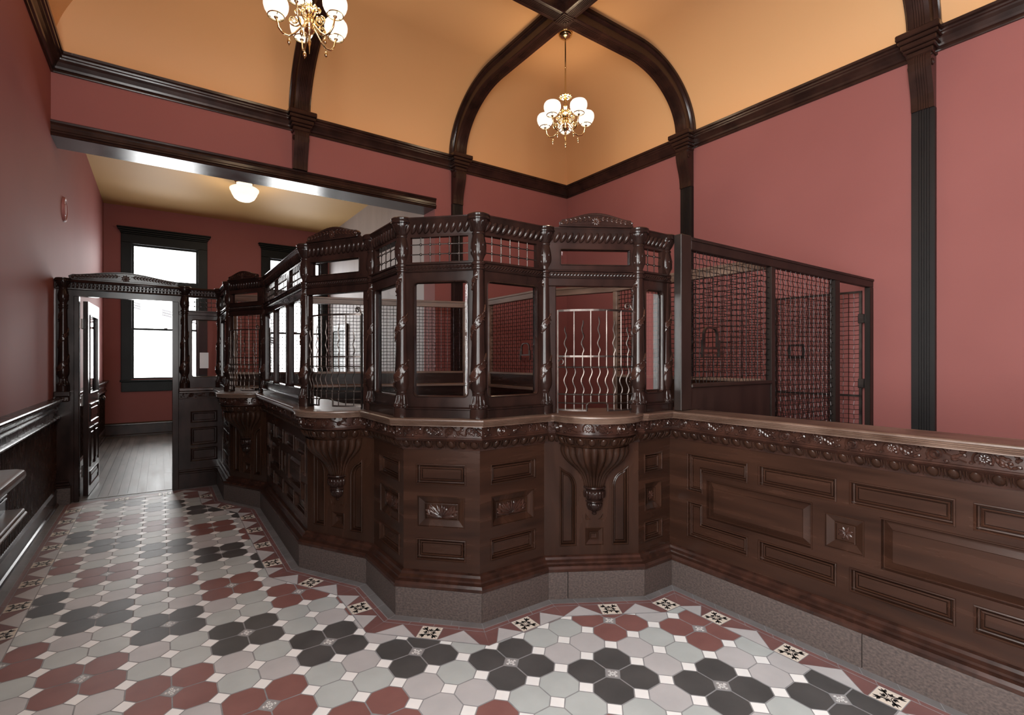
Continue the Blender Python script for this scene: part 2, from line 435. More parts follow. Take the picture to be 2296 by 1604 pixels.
LSEC = {5: 'counter section with carved leaf panel, left of the foremost edge of the booth',
        6: 'counter section with carved leaf panel, between the foremost edge and the right ticket bay',
        4: 'narrow counter section turned to the left of the front, beside the middle ticket bay',
        8: 'narrow shadowed counter section tucked between right ticket bay and long counter',
        0: 'dark counter return running from the doorway screen to the far ticket bay'}
for i in (0, 4, 5, 6, 8):
    f = FC[i]; r = f.empty('counter_section', label=LSEC[i], cat='counter section', group='panelled counter sections')
    a = {0: (.12, f.L - .12), 4: (.088, .40), 5: (.10, .397), 6: (.095, .42), 8: (.068, .245)}[i]
    three_panels(f, r, *a); lower_shell(f, r)
# long left section
f = FC[2]
r = f.empty('counter_section', label='long receding counter section between the far and middle ticket bays', cat='counter section', group='panelled counter sections')
panel(r, Lshape(.07, .40, .616, .86, .115, .117)); panel(r, Lshape(.07, .40, .32, .557, .115, .117, flipz=True))
panel(r, Lshape(1.28, 1.61, .616, .86, .115, .117, flipx=True)); panel(r, Lshape(1.28, 1.61, .32, .557, .115, .117, flipx=True, flipz=True))
for x in (.46, .88):
    panel(r, rect(x, x + .35, .743, .862)); panel(r, rect(x, x + .35, .322, .440))
panel(r, rect(.22, .66, .485, .70), P_BIG); panel(r, rect(1.02, 1.46, .485, .70), P_BIG)
carved_panel(r, .752, .925, .505, .68)
lower_shell(f, r)
# long right counter
f = FC[9]
r = f.empty('counter_section', label='long low counter at right with staggered panels, running toward the viewer', cat='counter section', group='panelled counter sections')
panel(r, Lshape(.07, .47, .616, .86, .115, .117)); panel(r, Lshape(.07, .47, .322, .557, .115, .117, flipz=True))
for k in range(6):
    x = .528 + .448 * k
    panel(r, rect(x, x + .394, .743, .862)); panel(r, rect(x, x + .394, .322, .440))
panel(r, rect(.205, .81, .470, .715), P_BIG)
for k in range(3):
    x = .866 + .915 * k
    carved_panel(r, x, x + .173, .507, .68)
    if x + .9 < f.L: panel(r, rect(x + .235, x + .86, .470, .715), P_BIG)
lower_shell(f, r)

# ------------------------------------------------------------------ stone plinth
r = empty('stone_plinth', label='speckled brown stone plinth under the ticket counter', cat='plinth')
for f in FC:
    n = 3 if f.i == 9 else (2 if f.i in (2, 7) else 1)
    cuts = [0.0] + ({9: [1.05, 2.8], 2: [.9], 7: [.12]}.get(f.i, [])) + [f.L]
    for k in range(len(cuts) - 1):
        a0, a1 = f.xs(0); b0, b1 = f.xs(.09)
        x0 = cuts[k] + (0 if k == 0 else .0012); x1 = cuts[k + 1] - (.0012 if k < len(cuts) - 2 else 0)
        xb0 = b0 if k == 0 else x0; xb1 = b1 if k == len(cuts) - 2 else x1
        g = .0008
        mb = MB(); c = .006
        mb.loft([[(x0 + g, 0, .0), (x1 - g, 0, .0), (xb1 - g, .09, .0), (xb0 + g, .09, .0)], [(x0 + g, 0, .165 - c), (x1 - g, 0, .165 - c), (xb1 - g, .09, .165 - c), (xb0 + g, .09, .165 - c)],
                 [(x0 + g, c, .167), (x1 - g, c, .167), (xb1 - g, .09, .167), (xb0 + g, .09, .167)]])
        o = mb.build('plinth_block', 'stone', r); o.location = (f.a.x, f.a.y, 0); o.rotation_euler = (0, 0, f.rz)

# ------------------------------------------------------------------ counter tops with carved frieze and egg moulding
def top_strip(f, root, depth):
    mb = MB(); yb = depth
    f.strip(mb, [(yb, 1.083), (-.034, 1.083), (-.034, 1.088), (-.040, 1.091), (-.036, 1.094), (-.042, 1.098), (-.038, 1.102), (-.044, 1.106), (-.040, 1.110), (-.045, 1.114), (-.044, 1.121), (-.038, ZT), (yb, ZT)])
    o = mb.build('top_board', 'top', root); place(o, f)
    mb = MB(); f.strip(mb, [(.09, .938), (.052, .938), (.050, .946), (.020, .990), (.006, .996), (.0, 1.004), (-.006, 1.010), (-.006, 1.016), (.002, 1.018), (.004, 1.084), (.09, 1.084)])
    a0, a1 = f.xs(.0)
    frieze(mb, lambda u, z, d: (u, .0015 - d, z), a0 + .006, a1 - .006, 1.020, 1.082)
    o = mb.build('carved_frieze', 'carve', root, smooth=40); place(o, f)
    mb = MB(); a0, a1 = f.xs(.035)
    eggs(mb, lambda u, z, d: (u, .036 - (z - .968) * .6 - d, z), a0 + .004, a1 - .004, .946, .994)
    o = mb.build('egg_moulding', 'wood', root, smooth=50); place(o, f)
def place(o, f): o.location = (f.a.x, f.a.y, 0); o.rotation_euler = (0, 0, f.rz)
WT = r = empty('worktop', label='continuous booth counter top with carved scroll frieze and egg moulding', cat='worktop')
for i in (0, 1, 2, 3, 4, 5, 6, 7, 8):
    top_strip(FC[i], r, {0: .30, 8: .25}.get(i, .34))
r = empty('worktop', label='worn top of the long right counter with carved scroll edge', cat='worktop')
top_strip(FC[9], r, .20)

# ------------------------------------------------------------------ ticket bays (lower part)
BL = {1: 'far ticket bay with fluted bracket, next to the doorway screen', 3: 'middle ticket bay with fluted bracket and rounded shelf, left of the projecting front',
      7: 'right ticket bay with fluted bracket and rounded shelf, facing the viewer'}
def ticket_bay(i):
    f = FC[i]; L = f.L; cx = L / 2
    r = f.empty('ticket_bay', label=BL[i], cat='ticket bay', group='ticket bays')
    def arch(x0, x1, flip):
        z0, z1, za = .30, .795, .66
        pts = [(x0, z0), (x1, z0), (x1, za)]
        for k in range(1, 8):
            t = k / 8 * pi / 2
            pts.append((x1 - (x1 - x0) * .78 * (1 - cos(t)), za + (z1 - .03 - za) * sin(t)))
        pts.append((x0, z1))
        if flip: pts = [(L - x, z) for x, z in pts]
        return pts
    c = cx - .115
    for fl in (False, True):
        panel(r, arch(cx - .218, cx - .112, fl), P_ARCH, m='wood', name='arched_panel')
    panel(r, rect(cx - .057, cx + .057, .302, .410), [(0, 0), (.002, .002), (.004, -.004), (.030, -.018), (.0305, -.008), (.034, -.008), (.040, -.016), (.046, -.018)], m='wood', name='rosette_block')
    lower_shell(f, r, 'wood')
    for sg in (-1, 1):
        mb = MB()
        mb.ring([(cx + sg * .055, .462), (cx + sg * .022, .462), (cx + sg * .040, .474), (cx + sg * .055, .50)], [(0, 0), (0, .006), (.006, .002)], on_board())
        mb.build('spandrel', 'wood', r)
    # shelf
    cy = .10
    def arc(R, n=28, yc=cy): return [(cx + R * cos(pi + pi * k / n), yc + R * sin(pi + pi * k / n)) for k in range(n + 1)]
    mb = MB(); loops = []
    for R, z in [(.292, 1.083), (.300, 1.083), (.306, 1.092), (.302, 1.095), (.307, 1.099), (.303, 1.103), (.309, 1.107), (.304, 1.111), (.311, 1.116), (.310, 1.123), (.304, ZT + .001)]:
        loops.append([(x, y, z) for x, y in arc(R)])
    mb.loft(loops, False, False); mb.add(loops[-1], [tuple(range(len(loops[-1])))]); mb.add(loops[0], [tuple(range(len(loops[0])))])
    place(mb.build('shelf', 'top', WT, smooth=35), f)
    mb = MB(); loops = []
    for R, z in [(.262, .998), (.275, 1.004), (.279, 1.010), (.279, 1.016), (.270, 1.018), (.268, 1.084)]:
        loops.append([(x, y, z) for x, y in arc(R)])
    mb.loft(loops, False, False)
    RR = .268
    def PA(u, z, d):
        a = pi + u / RR; return (cx + (RR + .002 + d) * cos(a), cy + (RR + .002 + d) * sin(a), z)
    frieze(mb, PA, RR * .12, RR * (pi - .12), 1.020, 1.082)
    place(mb.build('shelf_frieze', 'carve', WT, smooth=40), f)
    mb = MB(); loops = []
    for R, z in [(.205, .932), (.226, .934), (.228, .942), (.250, .978), (.262, .996)]:
        loops.append([(x, y, z) for x, y in arc(R)])
    mb.loft(loops, False, False)
    def PE(u, z, d):
        R = .236 + (z - .944) * .5; a = pi + u / .245; return (cx + (R + d) * cos(a), cy + (R + d) * sin(a), z)
    eggs(mb, PE, .245 * .08, .245 * (pi - .08), .944, .992)
    place(mb.build('shelf_egg_moulding', 'wood', WT, smooth=50), f)
    # fluted bracket and pendant
    mb = MB()
    prof = [(.214, .934, .0), (.214, .928, .06), (.216, .905, .10), (.213, .885, .13), (.203, .862, .14), (.186, .838, .14), (.160, .812, .14), (.132, .788, .14), (.108, .764, .14), (.090, .740, .14), (.078, .715, .14), (.070, .692, .14), (.066, .672, .12), (.060, .668, .0)]
    mb.lathe(prof, 132, (cx, BW + .012), pi, 2 * pi, flute=13 * 2)
    br = mb.build('fluted_bracket', 'wood', r, smooth=60)
    mb = MB()
    mb.lathe([(.058, .672), (.068, .671), (.071, .664), (.066, .658), (.060, .654), (.052, .650), (.064, .640), (.069, .628), (.066, .614), (.056, .600), (.048, .588), (.054, .584), (.056, .578), (.052, .573), (.046, .569), (.050, .560), (.050, .548), (.043, .534), (.030, .520), (.016, .512), (.012, .508), (.017, .503), (.016, .496), (.006, .489)], 28, (cx, BW + .004))
    for k in range(9):
        a = pi + pi * (k + .5) / 9
        ca, sa = cos(a), sin(a)
        for z0, z1, R0, R1, w in [(.648, .600, .066, .064, .012), (.565, .522, .050, .036, .009)]:
            zc = (z0 + z1) / 2; c = Vector((cx + (R0 + R1) / 2 * ca, BW + .004 + (R0 + R1) / 2 * sa, zc))
            mb.ell(c, Vector((-sa, ca, 0)) * w * .8, Vector((ca, sa, 0)) * .006, Vector(((R0 - R1) * ca, (R0 - R1) * sa, z0 - z1)) * .5, 6, 5)
    mb.build('pendant', 'dark', br, smooth=50)
    return r
for i in (1, 3, 7): ticket_bay(i)

# ------------------------------------------------------------------ turned columns of the upper screen
def make_column():
    r = empty('carved_column')
    mb = MB(); mb.lathe([(.0, 0), (.052, 0), (.052, .043), (.053, .046), (.053, .051), (.047, .054)], 20); mb.build('plinth', 'dark', r, smooth=40)
    mb = MB(); mb.lathe([(.044, .052, 0), (.050, .055, .1), (.047, .072, .16), (.040, .095, .18), (.035, .120, .18), (.034, .134, .1), (.036, .137, 0), (.037, .142, 0), (.034, .146, 0)], 72, flute=14 * 2)
    for k in range(14):
        a = 2 * pi * (k + .5) / 14
        mb.ell((.047 * cos(a), .047 * sin(a), .064), (-sin(a) * .007, cos(a) * .007, 0), (cos(a) * .006, sin(a) * .006, 0), (0, 0, .012), 5, 4)
    mb.build('fluted_foot', 'dark', r, smooth=60)
    prof = [(a_ * 1.06, b_) for a_, b_ in [(.033, .144), (.039, .155), (.044, .175), (.0455, .20), (.044, .235), (.040, .30), (.037, .40), (.034, .55), (.031, .70), (.029, .80), (.029, .826), (.036, .830), (.037, .838), (.031, .843), (.031, .852), (.037, .858), (.037, .870), (.030, .876)]]
    mb = MB(); mb.lathe(prof, 24); mb.build('shaft', 'dark', r, smooth=35)
    def rad(z):
        for (r0, z0), (r1, z1) in zip(prof, prof[1:]):
            if z0 <= z <= z1: return r0 + (r1 - r0) * (z - z0) / (z1 - z0)
        return .03
    # spiral acanthus band
    mb = MB(); z0, z1, tn, n = .165, .80, 2.35, 90
    l = []
    for k in range(n + 1):
        t = k / n; z = z0 + (z1 - z0) * t; a = -2.75 + tn * 2 * pi * t
        w = .020 + .014 * (1 - t) + .008 * sin(t * 2 * pi * 9)
        row = []
        for j, (dz, dr) in enumerate([(-1, .0), (-.7, .006), (-.2, .0035), (.3, .0055), (.8, .007), (1, 0)]):
            zz = z + dz * w; rr = rad(min(max(zz, .146), .82)) + dr; aa = a + dz * w * 6.0 * -.35
            row.append((rr * cos(aa), rr * sin(aa), zz))
        l.append(row)
    mb.loft(l, False, False)
    for k in range(34):
        t = (k + .5) / 34; z = z0 + (z1 - z0) * t; a = -2.75 + tn * 2 * pi * t
        for sg in (-1, 1):
            zz = z + sg * (.014 + .009 * (1 - t)); rr = rad(min(max(zz, .146), .82)) + .005
            c = Vector((rr * cos(a), rr * sin(a), zz)); tv = Vector((-sin(a), cos(a), 0))
            d = (tv * .6 + Vector((0, 0, 1)) * (.6 * sg + .35)).normalized(); nv = Vector((cos(a), sin(a), 0))
            mb.ell(c, d * .015, nv * .004, d.cross(nv) * .005, 5, 4)
    mb.build('spiral_leaf_band', 'carve', r, smooth=50)
    mb = MB(); mb.lathe([(.030, .874), (.028, .885), (.036, .905), (.044, .930), (.045, .950), (.042, .980), (.037, 1.005), (.033, 1.022), (.037, 1.027), (.037, 1.034), (.031, 1.040)], 20)
    for k in range(6):
        a = 2 * pi * k / 6
        for z, R, w in [(.925, .038, .013), (.965, .039, .010)]:
            mb.ell((R * cos(a + z * 9), R * sin(a + z * 9), z), (-sin(a + z * 9) * w, cos(a + z * 9) * w, .004), (cos(a + z * 9) * .007, sin(a + z * 9) * .007, 0), (0, 0, .017), 6, 4)
    mb.build('upper_vase', 'dark', r, smooth=45)
    mb = MB(); mb.lathe([(.029, 1.038, 0), (.034, 1.044, .06), (.046, 1.062, .12), (.056, 1.085, .12), (.059, 1.098, .08), (.058, 1.102, 0), (.064, 1.104, 0), (.066, 1.112, 0), (.063, 1.118, 0), (.066, 1.124, 0), (.066, 1.131, 0), (.060, 1.136, 0), (.0, 1.136, 0)], 72, flute=16 * 2)
    mb.build('capital', 'dark', r, smooth=50)
    return r
CW = .052
def vtx(i, w=CW):
    """point inset from plan vertex i"""
    f = FC[i]; x = w * f.t0
    return (f.a.x + x * cos(f.rz) - w * sin(f.rz), f.a.y + x * sin(f.rz) + w * cos(f.rz))
c0 = make_column()
v6, v8 = vtx(6), vtx(8)
CP = [(vtx(1), 'turned column at the left side of the far ticket window'),
      (vtx(2), 'turned column at the right side of the far ticket window'),
      (vtx(3), 'turned column at the left side of the middle ticket window'),
      (vtx(4), 'turned column at the right side of the middle ticket window'),
      (vtx(5), 'turned column with spiral carving left of the front glass panel'),
      ((v6[0] - .011, v6[1]), 'turned column with spiral carving at the foremost edge of the booth'),
      (vtx(7), 'turned column at the left side of the right ticket window'),
      ((v8[0] - .015, v8[1] - .004), 'turned column at the right side of the right ticket window'),
      ((S[9][0] + .016, S[9][1] + .062), 'dark turned column at the right end of the screen, against the black post'),
      ((.228, 6.62), 'dark turned column right of the open doorway, beside the narrow glass pane'),
      ((.578, 6.60), 'dark turned column in the corner between doorway screen and far ticket bay'),
      ((-.80, 6.60), 'dark turned column left of the open doorway, on a wall ledge')]
for k, ((x, y), lb) in enumerate(CP):
    o = c0 if k == 0 else copy_tree(c0)
    o.location = (x, y, ZT + .0005 if k < 9 else 1.138); o.rotation_euler = (0, 0, atan2(-y, -x) + .4)
    tag(o, lb, 'column', 'spiral carved columns of the screen')

# ------------------------------------------------------------------ upper screen panels
def gadroon_strip(f, root, z0=2.160, xa=None, xb=None, y0=.0):
    mb = MB()
    f.strip(mb, [(.11, z0), (.046, z0), (.044, z0 + .014), (.030, z0 + .062), (.016, z0 + .078), (.014, z0 + .086), (.009, z0 + .090), (.009, z0 + .097), (.11, z0 + .097)])
    a0, a1 = f.xs(.0); L = a1 - a0; n = max(3, round(L / .040)); U = L / n
    for k in range(n):
        u = a0 + (k + .5) * U
        c = Vector((u, .035, z0 + .040)); az = Vector((U * .30, -.009, .031))
        mb.ell(c, (U * .46, 0, 0), (0, -.015, -.004), az, 8, 6)
    o = mb.build('gadrooned_cornice', 'dark', root, smooth=45); return o
def rope(mb, a0, a1, z, y, r=.009):
    n = max(3, int((a1 - a0) / .02)); U = (a1 - a0) / n
    for k in range(n):
        u = a0 + (k + .5) * U
        mb.ell((u, y, z), (U * .30, 0, -r * .5), (0, -.006, 0), (U * .62, 0, r * 1.1), 5, 4)
def mid_rail(f, root):
    mb = MB(); f.strip(mb, [(.085, 1.950), (.026, 1.950), (.022, 1.956), (.030, 1.960), (.030, 1.988), (.020, 1.992), (.018, 2.000), (.026, 2.003), (.085, 2.003)])
    a0, a1 = f.xs(.03); rope(mb, a0 + .03, a1 - .03, 1.974, .028)
    mb.build('rope_rail', 'dark', root, smooth=45)
def base_rail(f, root):
    mb = MB(); f.strip(mb, [(.090, ZT + .001), (.014, ZT + .001), (.014, 1.168), (.008, 1.172), (.008, 1.178), (.020, 1.184), (.030, 1.184), (.09, 1.184)])
    mb.build('base_rail', 'dark', root, smooth=30)
def frame_boards(mb, x0, x1, z0, z1, holes, y0=.036, y1=.072):
    """flat board with rectangular holes in one row (holes sorted in x, same z range)"""
    hz0, hz1 = holes[0][2], holes[0][3]
    mb.box(x0, x1, y0, y1, z0, hz0); mb.box(x0, x1, y0, y1, hz1, z1)
    xs = [x0] + [v for h in holes for v in h[:2]] + [x1]
    for k in range(0, len(xs), 2):
        if xs[k + 1] > xs[k] + .001: mb.box(xs[k], xs[k + 1], y0, y1, hz0, hz1)
def pane(parent, x0, x1, z0, z1, y=.054, bev=.02, name='glass_pane', m='glass'):
    mb = MB(); to3 = lambda u, z, d: (u, y - d, z)
    mb.ring(rect(x0 - .004, x1 + .004, z0 - .004, z1 + .004), [(0, -.004), (0, .0), (bev, .004)], to3)
    return mb.build(name, m, parent)
def bead(mb, x0, x1, z0, z1, y=.036, w=.010, rr=.02):
    pts = []
    for cxx, czz, a0 in [(x1 - rr, z0 + rr, -pi / 2), (x1 - rr, z1 - rr, 0), (x0 + rr, z1 - rr, pi / 2), (x0 + rr, z0 + rr, pi)]:
        for k in range(4):
            a = a0 + pi / 2 * k / 3; pts.append((cxx + rr * cos(a), czz + rr * sin(a)))
    mb.ring(pts, [(-w, 0), (-w * .8, .006), (-w * .3, .008), (0, .002), (.002, -.016)], lambda u, z, d: (u, y - d, z), fill=False)
def lattice(parent, x0, x1, z0, z1, nx, zs, y=.052):
    mb = MB(); U = (x1 - x0) / nx
    for k in range(1, nx):
        x = x0 + U * k; mb.tube([(x, y, z0 - .003), (x, y, z1 + .003)], .0032, 6)
    for z in zs: mb.tube([(x0 - .003, y, z), (x1 + .003, y, z)], .0032, 6)
    for k in range(1, nx):
        for z in zs: mb.ell((x0 + U * k, y, z), (.0085, 0, 0), (0, -.008, 0), (0, 0, .0085), 8, 6)
    return mb.build('knotted_lattice', 'iron', parent, smooth=50)

def screen_panel(i, glass, nlat, label):
    f = FC[i]; r = f.empty('screen_panel', label=label, cat='screen panel', group='glazed screen panels')
    base_rail(f, r); mid_rail(f, r)
    x0, x1 = f.xs(.05)
    holes = [(a, b, 1.247, 1.888) for a, b in glass]
    mb = MB(); frame_boards(mb, x0 + .02, x1 - .02, 1.184, 1.950, holes)
    for a, b, z0, z1 in holes: bead(mb, a, b, z0, z1)
    mb.build('frame', 'dark', r)
    for a, b, z0, z1 in holes: pane(r, a, b, z0, z1)
    lh = [(a - .025 if k == 0 else a - .02, b + (.0 if k < len(glass) - 1 else .005), 2.008, 2.150) for k, (a, b) in enumerate(glass)]
    mb = MB(); frame_boards(mb, x0 + .02, x1 - .02, 2.002, 2.162, lh, .038, .068); mb.build('lattice_frame', 'dark', r)
    for (a, b, z0, z1), n in zip(lh, nlat): lattice(r, a, b, z0, z1, n, (2.054, 2.110))
    gadroon_strip(f, r)
    return r
screen_panel(5, [(.10, .410)], [6], 'front glazed screen panel left of the foremost column, six lattice squares wide')
screen_panel(6, [(.062, .412)], [6], 'front glazed screen panel right of the foremost column, next to the right ticket window')
screen_panel(4, [(.085, .425)], [5], 'narrow glazed screen panel turned left, right of the middle ticket window')
screen_panel(8, [(.055, .214)], [3], 'narrow glazed screen panel right of the right ticket window')
screen_panel(2, [(.09, .535), (.585, 1.07), (1.18, 1.60)], [8, 8, 8], 'long receding screen panel with several panes between far and middle ticket windows')
screen_panel(0, [(.12, .655)], [8], 'edge-on screen panel joining the doorway screen to the far ticket window')

# ------------------------------------------------------------------ ticket windows with curved grilles
WL = {1: 'far ticket window with iron grille, near the doorway', 3: 'middle ticket window with curved iron grille of wavy bars', 7: 'right ticket window with curved iron grille, under the carved crest'}
def ticket_window(i):
    f = FC[i]; L = f.L; r = f.empty('ticket_window', label=WL[i], cat='ticket window', group='ticket windows')
    x0, x1 = f.xs(.05); cx = L / 2
    mid_rail(f, r); gadroon_strip(f, r)
    gx0, gx1 = cx - .214, cx + .214
    mb = MB(); frame_boards(mb, x0 + .01, x1 - .01, 2.002, 2.162, [(gx0, gx1, 2.036, 2.125)], .030, .072)
    bead(mb, gx0, gx1, 2.036, 2.125, .030, .007, .004)
    mb.build('transom_frame', 'dark', r)
    pane(r, gx0, gx1, 2.036, 2.125, .05, .016, 'transom_glass')
    mb = MB(); mb.box(x0 + .01, x1 - .01, .030, .075, 1.902, 1.952, b=.004)
    mb.box(x0 + .012, cx - .245, .030, .080, ZT + .001, 1.902, b=.004); mb.box(cx + .245, x1 - .012, .030, .080, ZT + .001, 1.902, b=.004)
    mb.build('window_frame', 'dark', r)
    # curved grille
    g = empty('grille', (0, 0, 0)); g.parent = r
    hw, sag, yl = .236, .075, .030
    R = (hw * hw + sag * sag) / (2 * sag); yc = yl - sag + R
    def A(x): return yc - sqrt(max(0, R * R - (x - cx) ** 2))
    xl, xr = cx - hw, cx + hw
    arcx = lambda a, b, n: [a + (b - a) * k / n for k in range(n + 1)]
    def hbar(a, b, z, rr, m=6, n=14): return [(x, A(x), z) for x in arcx(a, b, n)]
    mb = MB()
    zb, zt = ZT + .022, 1.750
    def flat(a, b, z, h=.010, t=.006, n=14):
        l = []
        for x in arcx(a, b, n):
            y = A(x); l.append([(x, y - t / 2, z - h / 2), (x, y + t / 2, z - h / 2), (x, y + t / 2, z + h / 2), (x, y - t / 2, z + h / 2)])
        mb.loft(l)
    flat(xl, xr, zt, .012); flat(xl, xr, 1.472, .011)
    nx0, nx1 = cx - .072, cx + .055
    flat(xl, nx0, zb, .010); flat(nx1, xr, zb, .010); 
    mb.tube([(nx0, A(nx0), zb - .004), (nx0, A(nx0), zb + .033), (nx0 + .010, A(nx0 + .01), zb + .045)] + [(x, A(x), zb + .047) for x in arcx(nx0 + .02, nx1 - .02, 6)] + [(nx1 - .010, A(nx1 - .01), zb + .045), (nx1, A(nx1), zb + .033), (nx1, A(nx1), zb - .004)], .0055, 6)
    for x in (xl, xr): mb.box(x - .005, x + .005, yl - .005, yl + .005, ZT + .002, zt + .005)
    mb.build('grille_frame', 'iron', g)
    mb = MB()
    for z in (1.407, 1.243): mb.tube(hbar(xl, xr, z, .004), .0042, 6)
    mb.tube(hbar(xl, nx0, 1.190, .004), .0035, 6); mb.tube(hbar(nx1, xr, 1.190, .004), .0035, 6)
    mb.build('cross_rod', 'iron', g, smooth=50)
    N = 9; sp = 2 * hw / (N + .8)
    kn = MB(); tops = {0: 1.655, 2: 1.690, 4: 1.714, 6: 1.690, 8: 1.655}
    for k in range(N):
        x = xl + sp * (k + .9); pts = []; z = zb if not (nx0 < x < nx1) else 1.196
        top = zt if k % 2 else tops[k]
        wav = k % 2 == 0
        zz = z; 
        while zz < top:
            amp = 0
            if 1.243 < zz < 1.407: amp = .0085 * sin((zz - 1.243) / .164 * 2 * pi * 1.5)
            elif zz > 1.49 and wav: amp = .0085 * sin((zz - 1.49) / .075 * 2 * pi * .9) * max(.15, 1 - (zz - 1.49) / .34)
            pts.append((x + amp, A(x), zz)); zz += .010
        pts.append((x, A(x), top))
        rr = [.0040] * len(pts)
        if wav: rr[-1] = .0008; rr[-2] = .0025
        b = MB(); b.tube(pts, rr, 5); b.build('wavy_bar' if wav else 'upright_bar', 'iron', g, smooth=60)
        for z in (1.407, 1.243) + ((1.190,) if not (nx0 < x < nx1) else ()):
            kn.ell((x, A(x) - .001, z), (.008, 0, 0), (0, -.007, 0), (0, 0, .0075), 8, 6)
    kn.build('knot', 'iron', g, smooth=50)
    mb = MB(); mb.tube([(xr - .035 + .022 * (1 - t * .75) * cos(-.3 + 4.6 * pi * t * .6), yl, zt + .030 + .022 * (1 - t * .75) * sin(-.3 + 4.6 * pi * t * .6)) for t in [q / 22 for q in range(23)]], .0042, 6)
    mb.tube([(xr - .013, yl, zt + .026), (xr - .006, yl, zt + .014), (xr - .004, yl, zt)], .0042, 6)
    mb.build('scroll_finial', 'iron', g, smooth=50)
    mb = MB(); mb.tube([(xl + .006 + .014 * (1 - cos(t * 2 * pi)), yl - .012, 1.440 + .018 * sin(t * 2 * pi)) for t in [q / 14 for q in range(13)]], .004, 6); mb.build('latch', 'iron', g, smooth=50)
    return r
for i in (1, 3, 7): ticket_window(i)

# carved crests standing on the cornice
def crest(loc, rz, w, h, label, y0=.02, shell=True):
    r = empty('carved_crest', loc, rz, label, 'crest', 'carved crests on the cornice')
    n = 28; hw = w / 2
    def top(t):      # t in -1..1
        a = abs(t)
        if a > .93: return h * .36 + h * .16 * (1 - (a - .93) / .07)
        return h * (.52 + .48 * (0.5 + 0.5 * cos(pi * min(1, a / .93))) ** .75)
    out = [(-hw * .97, 0)] + [(hw * .97, 0)] + [(hw * (1 - 2 * k / n), top(1 - 2 * k / n)) for k in range(n + 1)]
    mb = MB(); 
    mb.loft([[(x, .028, z) for x, z in out], [(x, 0, z) for x, z in out]])
    mb.box(-hw, hw, -.010, .036, 0, h * .16, b=.003)
    mb.build('crest_board', 'dark', r)
    mb = MB(); P = lambda u, z, d: (u, -d, z)
    rosette(mb, P, 0, h * .42, h * .36, 9)
    for sg in (-1, 1):
        m = max(4, int(hw / .035))
        for k in range(m):
            u = sg * (hw * .14 + hw * .74 * k / m); z = top(u / hw) * .62
            leaf(mb, P, u, z, (0.5 if sg > 0 else pi - .5), h * .32, h * .07, .006)
            leaf(mb, P, u, z - h * .04, (-.6 if sg > 0 else pi + .6), h * .28, h * .06, .006)
        vine(mb, P, [(sg * (hw * .1 + hw * .8 * k / 8), top((hw * .1 + hw * .8 * k / 8) / hw) * .62) for k in range(9)], .003)
        vine(mb, P, spiral_pts(sg * hw * .92, h * .30, h * .13, h * .03, 0, 1.4 * sg, 12), .0035)
    vine(mb, P, [(hw * t * .9, top(t * .9) - h * .09) for t in [-1 + q / 12 for q in range(25)]], .003)
    mb.build('crest_carving', 'carve', r, smooth=50)
    return r
def on_face(i, u, y): 
    f = FC[i]; return (f.a.x + u * cos(f.rz) - y * sin(f.rz), f.a.y + u * sin(f.rz) + y * cos(f.rz))
CRL = {1: 'dark carved crest above the far ticket window', 3: 'dark carved crest above the middle ticket window, before the grey wall', 7: 'carved scallop crest with pale highlights above the right ticket window'}
for i in (1, 3, 7):
    x, y = on_face(i, FC[i].L / 2, .005)
    crest((x, y, 2.2575), FC[i].rz, .455, .088, CRL[i])

# ------------------------------------------------------------------ doorway screen at the left
YS = 6.62
r = empty('doorway_screen', (0, YS, 0), 0, 'tall dark carved wooden doorway screen with open door, at left', 'doorway screen')
pl = lambda u, z, d: (u, -d, z)
mb = MB(); mb.box(-.862, -.722, 0, .06, .0, 2.165); mb.box(-.722, -.680, -.012, .085, 0, 2.10, b=.004); mb.build('left_post', 'dark', r)
mb = MB(); mb.box(.112, .172, -.012, .085, 0, 2.10, b=.004); mb.build('right_post', 'dark', r)
mb = MB(); mb.box(-.722, .172, -.004, .07, 2.10, 2.165); mb.box(-.70, .13, -.014, -.004, 2.10, 2.112); mb.build('door_header', 'dark', r)
mb = MB()
for y0, z0, z1 in [(-.03, 2.165, 2.18), (-.045, 2.235, 2.262)]: mb.box(-.868, .60, y0, .08, z0, z1, b=.004)
mb.box(-.868, .60, -.012, .07, 2.18, 2.235)
for k in range(46):
    u = -.85 + k * .0315
    mb.ell((u, -.022, 2.207), (.011, 0, 0), (0, -.012, -.004), (.002, -.004, .026), 6, 5)
mb.build('beaded_cornice', 'dark', r, smooth=45)
mb = MB(); mb.box(-.868, -.742, -.075, .02, 1.085, 1.137, b=.006); mb.box(-.862, -.748, -.06, .02, 1.03, 1.085, b=.01)
o = mb.build('wall_ledge', 'dark', r)
mb = MB()
for k in range(4): leaf(mb, lambda u, z, d: (u, -.061 - d, z), -.805, 1.037, .4 + k * .8, .045, .010, .008)
mb.tube([(-.805 + .02 * (1 - t) * cos(t * 12), -.063, 1.058 + .02 * (1 - t) * sin(t * 12)) for t in [q / 16 for q in range(15)]], .004, 5)
mb.build('ledge_carving', 'carve', o, smooth=50)
mb = MB(); mb.box(-.862, -.742, -.062, .02, 0, .168, b=.004); mb.build('stone_block', 'stone', r)
mb = MB(); mb.box(-.866, -.736, -.068, .02, .168, .19, b=.005); mb.box(-.862, -.748, -.05, .02, .19, .215, b=.005); mb.box(-.862, -.758, -.032, .02, .215, .245, b=.006); mb.build('block_moulding', 'dark', r)
mb = MB()
frame_boards(mb, .172, .60, .17, 1.95, [(.30, .555, 1.262, 1.905)], .0, .045)
bead(mb, .30, .555, 1.262, 1.905, .0, .008)
mb.box(.172, .60, -.012, .05, 0, .17, b=.003); mb.box(.172, .60, -.02, .05, .17, .19, b=.004); mb.box(.172, .60, -.012, .05, .19, .215, b=.005)
